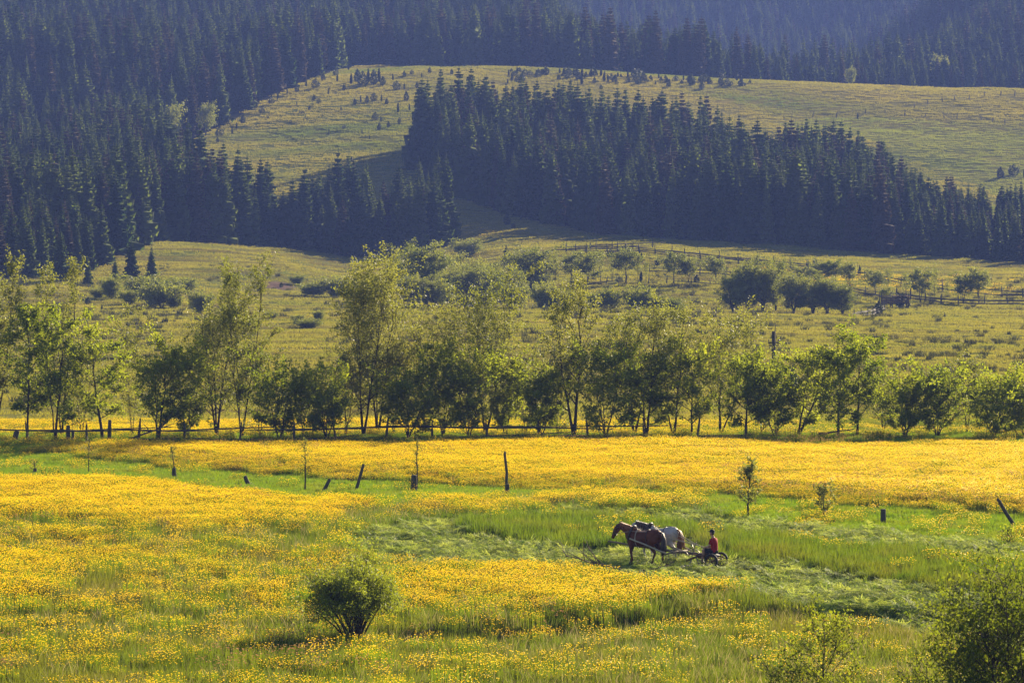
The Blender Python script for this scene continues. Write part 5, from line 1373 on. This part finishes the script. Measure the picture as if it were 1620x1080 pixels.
def build_horse(label, loc, coat, mane, tailmat, steps, hd, scale, brown):
    t = thing('horse', label, 'horse', loc, RZ, 'horses of the mowing team', (scale,) * 3)
    b, hoofs, (hx, hz) = horse_body(steps, hd)
    low = min(h[2] for h in hoofs) - 0.05
    body = remeshed('body', b, M[coat])(t)
    body.location.z = -low
    def sub(nm, mb, mat, smooth=True):
        o = obj(nm, mb.mesh(nm, M[mat], smooth), t); o.location.z = -low; return o
    for h in hoofs:
        mb = MB(); mb.tube([(h[0], h[1], h[2] + .03), (h[0] + .015, h[1], h[2] - .05)], [(.056, .062), (.066, .075)], 9); sub('hoof', mb, 'hoof')
    for sy in (-1, 1):
        mb = MB(); mb.ball((hx + .12, sy * .088, hz - .08), (.022, .014, .02), 8, 6); sub('eye', mb, 'eye')
    r = np.random.default_rng(5 if brown else 6)
    mb = MB()
    for k in range(46):                          # mane falling over the neck
        f = r.uniform(0, 1); p = np.array([.36 + f * .62, 0, 1.42 + f * (.27 - hd) + 0.02]); sy = r.choice([-1, 1], p=[.25, .75])
        mb.tube([p, p + [r.normal(-.02, .03), sy * .10, -.03], p + [r.normal(-.05, .04), sy * .155, -.15 - r.uniform(0, .14)]], [.030, .026, .006], 5)
    for k in range(6):
        p = np.array([hx - .02, 0, hz + .09]); mb.tube([p, p + [.09, r.normal(0, .03), -.03], p + [.18, r.normal(0, .04), -.14]], [.028, .022, .006], 5)
    sub('mane', mb, mane)
    mb = MB()
    for k in range(22):
        e = r.normal(0, .045, 2)
        mb.tube([(-.82, e[1] * .3, 1.30), (-.93, e[1] * .7, 1.24), (-.97 + e[0], e[1], 1.0), (-.96 + e[0] * 1.6, e[1] * 1.5, .72), (-.93 + e[0] * 1.6, e[1] * 1.4, .40 + r.uniform(-.08, .12))], [.03, .032, .034, .03, .006], 5)
    sub('tail', mb, tailmat)
    # harness: collar, back strap, girth, breeching, bridle, traces
    def ring(x, zc, w, h, rad, mat, nm, tilt=0.0):
        mb = MB(); a = np.linspace(0, 2 * math.pi, 25)
        mb.tube(np.stack([x + tilt * np.sin(a), w * np.cos(a), zc + h * np.sin(a)], 1), rad, 6, cap=False); return sub(nm, mb, mat)
    ring(.47, 1.15, .265, .345, .045, 'leather', 'collar', -.10)
    ring(.18, 1.02, .297, .335, (np.array([[.012, .028]] * 25)), 'webbing', 'girth')
    ring(-.30, 1.06, .297, .312, (np.array([[.010, .022]] * 25)), 'leather', 'back_strap')
    mb = MB()
    for sy in (-1, 1):
        mb.tube([(.44, sy * .275, 1.02), (.1, sy * .33, .93), (-.3, sy * .335, .82), (-.75, sy * .33, .66), (-1.25, sy * .30, .50)], [(.014, .034)] * 5, 6)
    sub('trace', mb, 'webbing')
    mb = MB(); mb.tube([(.35, 0, 1.46), (.0, 0, 1.36), (-.4, 0, 1.425), (-.75, 0, 1.39)], [(.03, .012)] * 4, 6)
    sub('spine_strap', mb, 'leather')
    mb = MB()
    for sy in (-1, 1):
        mb.tube([(hx - .01, sy * .085, hz + .06), (hx + .10, sy * .112, hz - .12), (hx + .27, sy * .085, hz - .36)], .014, 5)
    a = np.linspace(0, 2 * math.pi, 17)
    mb.tube(np.stack([hx + .24 + .07 * np.sin(a), .09 * np.cos(a), hz - .30 + .085 * np.sin(a)], 1), .014, 5, cap=False)
    sub('bridle', mb, 'leather')
    return t

xb, yb = x_of(1017, 148.9), 148.9
xb, yb = float(xb), float(yb)
build_horse('brown horse pulling the mower, nearer to the camera', (xb, yb, gz(xb, yb) + .06), 'bay', 'mane_bay', 'mane_dark', (.10, -.22, -.18, .20), .10, 1.02, True)
gx, gy = xb + SIDE.x * 1.15 - FWD.x * 0.12, yb + SIDE.y * 1.15 - FWD.y * 0.12
build_horse('pale grey horse with ginger tail on the far side of the brown horse', (gx, gy, gz(gx, gy) + .06), 'grey_coat', 'mane_dark', 'ginger', (-.24, .12, .16, -.22), .16, 1.04, False)

# mower: origin under its axle, x forward
ax = Vector((xb, yb, 0)) + SIDE * 0.62 - FWD * 2.62
mz = gz(ax.x, ax.y)
M['iron'] = solid('rusty_iron', (0.16, 0.075, 0.045), (0.085, 0.045, 0.03), 10, 0.7, 0.3, 0.3, metal=0.2)
M['worn_iron'] = solid('worn_iron', (0.22, 0.18, 0.16), (0.12, 0.09, 0.075), 10, 0.45, 0.5, 0.2, metal=0.5)
M['rubber'] = solid('black_rubber', (0.018, 0.018, 0.019), None, 10, 0.75, 0.3)
M['pole_wood'] = solid('pole_wood', (0.17, 0.125, 0.085), (0.10, 0.075, 0.055), 6, 0.8, 0.2, 0.3)

def build_mower():
    t = thing('horse_mower', 'old iron horse drawn mower with black wheels under the driver', 'mower', (ax.x, ax.y, mz + 0.05), RZ)
    def sub(nm, mb, mat, parent=t, loc=None): return obj(nm, mb.mesh(nm, M[mat], True), parent, loc)
    for sy in (-0.42, 0.42):
        mb = MB(); a = np.linspace(0, 2 * math.pi, 29)
        mb.tube(np.stack([.265 * np.cos(a), 0 * a, .265 * np.sin(a)], 1), np.array([[.055, .045]] * 29), 8, cap=False)
        w = sub('wheel', mb, 'rubber', t, (-.43, sy, .305))
        mb = MB(); mb.tube(np.stack([.225 * np.cos(a), 0 * a, .225 * np.sin(a)], 1), .018, 6, cap=False)
        mb.tube([(0, -.08, 0), (0, .08, 0)], .055, 10); sub('rim', mb, 'iron', w)
        mb = MB(); mb.tube([(0.04, 0, 0), (.23, 0, 0)], .016, 5); sp = mb.mesh('spoke', M['iron'])
        for k in range(9): obj('spoke', sp, w, None, (0, -k * 2 * math.pi / 9, 0))
    mb = MB(); mb.tube([(-.43, -.50, .305), (-.43, .50, .305)], .032, 8); sub('axle', mb, 'iron')
    mb = MB(); mb.tube([(-.66, -.20, .44), (.35, -.20, .50), (.95, -.06, .52)], .030, 6); mb.tube([(-.66, .20, .44), (.35, .20, .50), (.95, .06, .52)], .030, 6)
    mb.tube([(-.22, -.22, .46), (-.22, .22, .46)], .028, 6); mb.tube([(.35, -.24, .5), (.35, .24, .5)], .028, 6); sub('frame', mb, 'iron')
    mb = MB(); mb.box((.16, 0, .46), (.36, .22, .22)); mb.ball((.02, 0, .46), (.15, .17, .16)); mb.tube([(.30, .02, .46), (.62, .12, .34), (.85, .28, .22)], .045, 7); sub('gearbox', mb, 'iron')
    mb = MB(); mb.tube([(.4, 0, .53), (1.6, 0, .58), (3.1, 0, .70), (4.6, 0, .84)], [.052, .05, .045, .036], 8); sub('tongue', mb, 'pole_wood')
    mb = MB(); mb.tube([(1.30, -.95, .56), (1.30, 0, .58), (1.30, .95, .56)], .034, 7); sub('doubletree', mb, 'pole_wood')
    for sy in (-.62, .62):
        mb = MB(); mb.tube([(1.42, sy - .33, .53), (1.42, sy, .54), (1.42, sy + .33, .53)], .026, 6); sub('swingletree', mb, 'pole_wood')
    # seat on a bent spring
    mb = MB(); mb.tube([(.30, 0, .50), (.02, 0, .50), (-.20, 0, .45), (-.36, 0, .46), (-.36, 0, .50)], [(.035, .012)] * 5, 6); sub('seat_spring', mb, 'worn_iron')
    mb = MB(); mb.tube([(-.36, 0, .495), (-.36, 0, .515), (-.37, 0, .555)], [(.12, .10), (.21, .19), (.23, .21)], 16); sub('seat', mb, 'rubber')
    mb = MB(); mb.tube([(.15, -.24, .10), (.30, -.24, .20), (.40, -.2, .46)], .022, 6); mb.tube([(.22, .24, .10), (.40, .2, .46)], .022, 6)
    for sy in (-.24, .24): mb.box((.13 + .06 * (sy > 0), sy * .75, .09), (.26, .12, .025))
    sub('footrest', mb, 'worn_iron')
    # levers and hoops
    mb = MB(); mb.tube([(.52, .30, .42), (.40, .32, .78), (.30, .33, 1.02)], .016, 6); mb.tube([(.62, -.24, .40), (.78, -.26, .74), (.84, -.27, .86)], .018, 6); sub('lever', mb, 'worn_iron')
    mb = MB(); a = np.linspace(0, math.pi, 13)
    mb.tube(np.stack([.72 + .26 * np.cos(a), 0 * a - .30, .40 + .26 * np.sin(a)], 1), .016, 5); mb.tube(np.stack([.95 + .22 * np.cos(a), 0 * a + .22, .42 + .20 * np.sin(a)], 1), .016, 5); sub('spring_hoop', mb, 'worn_iron')
    # cutter bar lying out to the near side
    mb = MB(); mb.box((.55, .95, .09), (.11, 1.35, .03)); mb.tube([(.55, .30, .30), (.55, .42, .12)], .035, 7); sub('cutter_bar', mb, 'worn_iron')
    mb = MB(); mb.tube([(0, 0, 0), (.12, 0, .0), (.17, 0, -.01)], [.022, .018, .004], 5); g = mb.mesh('guard_finger', M['worn_iron'])
    for k in range(13): obj('guard_finger', g, t, (.60, .36 + k * .10, .09))
    mb = MB(); mb.tube([(.50, 1.62, .08), (.2, 1.68, .10), (-.5, 1.30, .12)], .03, 6); sub('swath_board', mb, 'pole_wood')

build_mower()

def build_driver():
    M['skin'] = solid('tanned_skin', (0.36, 0.19, 0.125), (0.30, 0.15, 0.10), 6, 0.55, 0.35)
    M['red_shirt'] = solid('red_shirt', (0.30, 0.018, 0.022), (0.20, 0.010, 0.014), 5, 0.85, 0.15, 0.2)
    M['dark_shorts'] = solid('dark_shorts', (0.022, 0.022, 0.028), (0.014, 0.014, 0.018), 6, 0.85, 0.15, 0.2)
    M['cap'] = solid('dark_cap', (0.016, 0.017, 0.026), None, 6, 0.8, 0.2)
    M['shoe'] = solid('worn_shoe', (0.05, 0.035, 0.028), None, 6, 0.7, 0.2)
    # seated on the mower: x forward from the seat, pelvis 0.87 m above the ground
    sx = -0.36
    loc = Vector((ax.x, ax.y, mz + 0.05))
    z0 = 0.64
    hip = np.array([sx, 0, z0])
    b = MB()
    # trunk, slightly bent forward
    Tz = [(0, .02, .155, .115), (.10, .02, .155, .11), (.22, .01, .145, .10), (.34, .02, .165, .11), (.44, .045, .185, .11), (.52, .065, .165, .09), (.56, .075, .10, .07), (.60, .085, .058, .06), (.66, .105, .056, .06)]
    b.tube([(sx + t[1], 0, z0 + t[0]) for t in Tz], [(t[2], t[3]) for t in Tz], 14)
    # head
    hc = np.array([sx + .125, 0, z0 + .775])
    b.ball(hc, (.098, .078, .118), 14, 10); b.ball(hc + [.04, 0, -.06], (.065, .058, .07), 12, 8)
    b.tube([hc + [.085, 0, .02], hc + [.118, 0, -.025], hc + [.10, 0, -.035]], [.012, .019, .012], 6)
    b.tube([hc + [.09, -.025, -.062], hc + [.098, 0, -.06], hc + [.09, .025, -.062]], .010, 5)
    for sy in (-1, 1): b.ball(hc + [-.005, sy * .08, -.01], (.022, .012, .034), 8, 6)
    hands = []
    for sy in (-1, 1):
        knee = np.array([sx + .43, sy * .16, z0 + .08]); ank = np.array([sx + .44 + (.06 if sy > 0 else 0), sy * .17, z0 - .36 - .08])
        b.tube([hip + [.0, sy * .09, .01], hip + [.20, sy * .125, .05], knee], [(.092, .095), (.082, .085), (.062, .066)], 10)
        b.tube([knee + [0, 0, .01], knee * .68 + ank * .32 + [-.022, 0, 0], ank], [(.060, .062), (.058, .062), (.036, .04)], 10)
        sh = np.array([sx + .055, sy * .195, z0 + .485]); el = np.array([sx + .11, sy * .265, z0 + .24]); wr = np.array([sx + .335, sy * .15, z0 + .185])
        b.tube([sh + [0, -sy * .05, .01], sh, el], [(.055, .06), (.056, .058), (.042, .043)], 9)
        b.tube([el, el * .6 + wr * .4, wr], [(.042, .043), (.040, .042), (.026, .030)], 9)
        d = (wr - el) / np.linalg.norm(wr - el)
        palm = wr + d * .085
        b.tube([wr, wr + d * .045, palm], [(.028, .020), (.042, .022), (.042, .020)], 8)
        hands.append((sy, palm, d))
    body = remeshed('person', b, M['skin'], 0.016, 3)(None)
    body.location = loc; body.rotation_euler = (0, 0, RZ)
    tag(body, 'driver in red shirt, dark shorts and dark cap sitting on the mower', 'person')
    def sub(nm, mb, mat, voxel=None):
        if voxel: return remeshed(nm, mb, M[mat], voxel, 3)(body, nm)
        return obj(nm, mb.mesh(nm, M[mat], True), body)
    # fingers closed round the reins
    mb = MB()
    for sy, palm, d in hands:
        side = np.cross(d, [0, 0, 1.0]); side /= np.linalg.norm(side)
        for k, l in enumerate((.072, .082, .076, .060)):
            p = palm + side * (.030 - .020 * k) - d * .004
            mb.tube([p, p + d * l * .45 + [0, 0, .006], p + d * l * .55 + [0, 0, -.026], p + d * l * .2 + [0, 0, -.040]], [.0100, .0095, .0090, .0075], 7)
        p = palm - d * .05 + side * sy * .034
        mb.tube([p, p + d * .03 + side * sy * .022 + [0, 0, -.006], p + d * .062 + side * sy * .012 + [0, 0, -.018]], [.0125, .0115, .009], 7)
    sub('fingers', mb, 'skin')
    mb = MB()
    S2 = [(-.02, .02, .185, .145), (.10, .02, .182, .138), (.22, .01, .172, .128), (.34, .02, .188, .134), (.44, .045, .208, .132), (.52, .062, .19, .11), (.565, .075, .115, .085)]
    mb.tube([(sx + t[1], 0, z0 + t[0]) for t in S2], [(t[2], t[3]) for t in S2], 16)
    for sy in (-1, 1): mb.tube([(sx + .055, sy * .14, z0 + .50), (sx + .058, sy * .205, z0 + .475), (sx + .092, sy * .248, z0 + .315)], [(.070, .075), (.076, .078), (.064, .066)], 10)
    sub('shirt', mb, 'red_shirt', 0.018)
    mb = MB(); mb.tube([(sx - .12, 0, z0 + .0), (sx, 0, z0 + .02), (sx + .08, 0, z0 + .03)], [(.10, .07), (.185, .12), (.16, .10)], 12)
    for sy in (-1, 1): mb.tube([(sx, sy * .09, z0 + .01), (sx + .20, sy * .125, z0 + .05), (sx + .36, sy * .152, z0 + .07)], [(.108, .112), (.106, .108), (.092, .094)], 12)
    sub('shorts', mb, 'dark_shorts', 0.018)
    mb = MB(); mb.ball(hc + [-.006, 0, .045], (.108, .090, .088), 14, 8); mb.tube([hc + [.07, 0, .062], hc + [.13, 0, .05], hc + [.185, 0, .035]], [(.075, .012), (.072, .010), (.045, .006)], 10)
    sub('cap', mb, 'cap')
    mb = MB(); mb.ball(hc + [-.035, 0, -.015], (.075, .076, .085), 12, 8); sub('hair', mb, 'mane_dark')
    for sy in (-1, 1):
        mb = MB(); ank = np.array([sx + .44 + (.06 if sy > 0 else 0), sy * .17, z0 - .44])
        mb.tube([ank + [-.08, 0, -.03], ank + [0, 0, -.02], ank + [.10, 0, -.045], ank + [.19, 0, -.06]], [(.034, .035), (.045, .055), (.046, .038), (.03, .022)], 10); sub('shoe', mb, 'shoe', 0.014)
        mb = MB(); mb.ball(hc + [.088, sy * .032, .008], .010, 6, 5); sub('eye', mb, 'eye')
    # reins from the hands to the bridles
    RM = Matrix.Translation(loc) @ Matrix.Rotation(RZ, 4, 'Z')
    for k, (ox, oy, zz, lab) in enumerate(((xb, yb, 1.32, 'leather reins running from the driver to the brown horse'), (gx, gy, 1.30, 'leather reins running from the driver to the grey horse'))):
        sy, palm, d = hands[k]
        a = RM @ Vector(palm + np.array([0, 0, -.02]))
        o = Vector((ox, oy, gz(ox, oy)))
        mb = MB(); org = Vector(a)
        for s2 in (-1, 1):
            c = o - FWD * 0.55 + SIDE * 0.16 * s2 + Vector((0, 0, 1.40)); c2 = o + FWD * 0.42 + SIDE * 0.19 * s2 + Vector((0, 0, 1.40)); e = o + FWD * 1.20 + SIDE * 0.10 * s2 + Vector((0, 0, zz - 0.05))
            m1 = a.lerp(c, .5) + Vector((0, 0, -.05))
            mb.tube([tuple(v - org) for v in (a, m1, c, c2, e)], .011, 5)
        tag(obj('reins', mb.mesh('reins', M['webbing']), None, org), lab, 'reins', 'reins of the team')

build_driver()
make_haze()
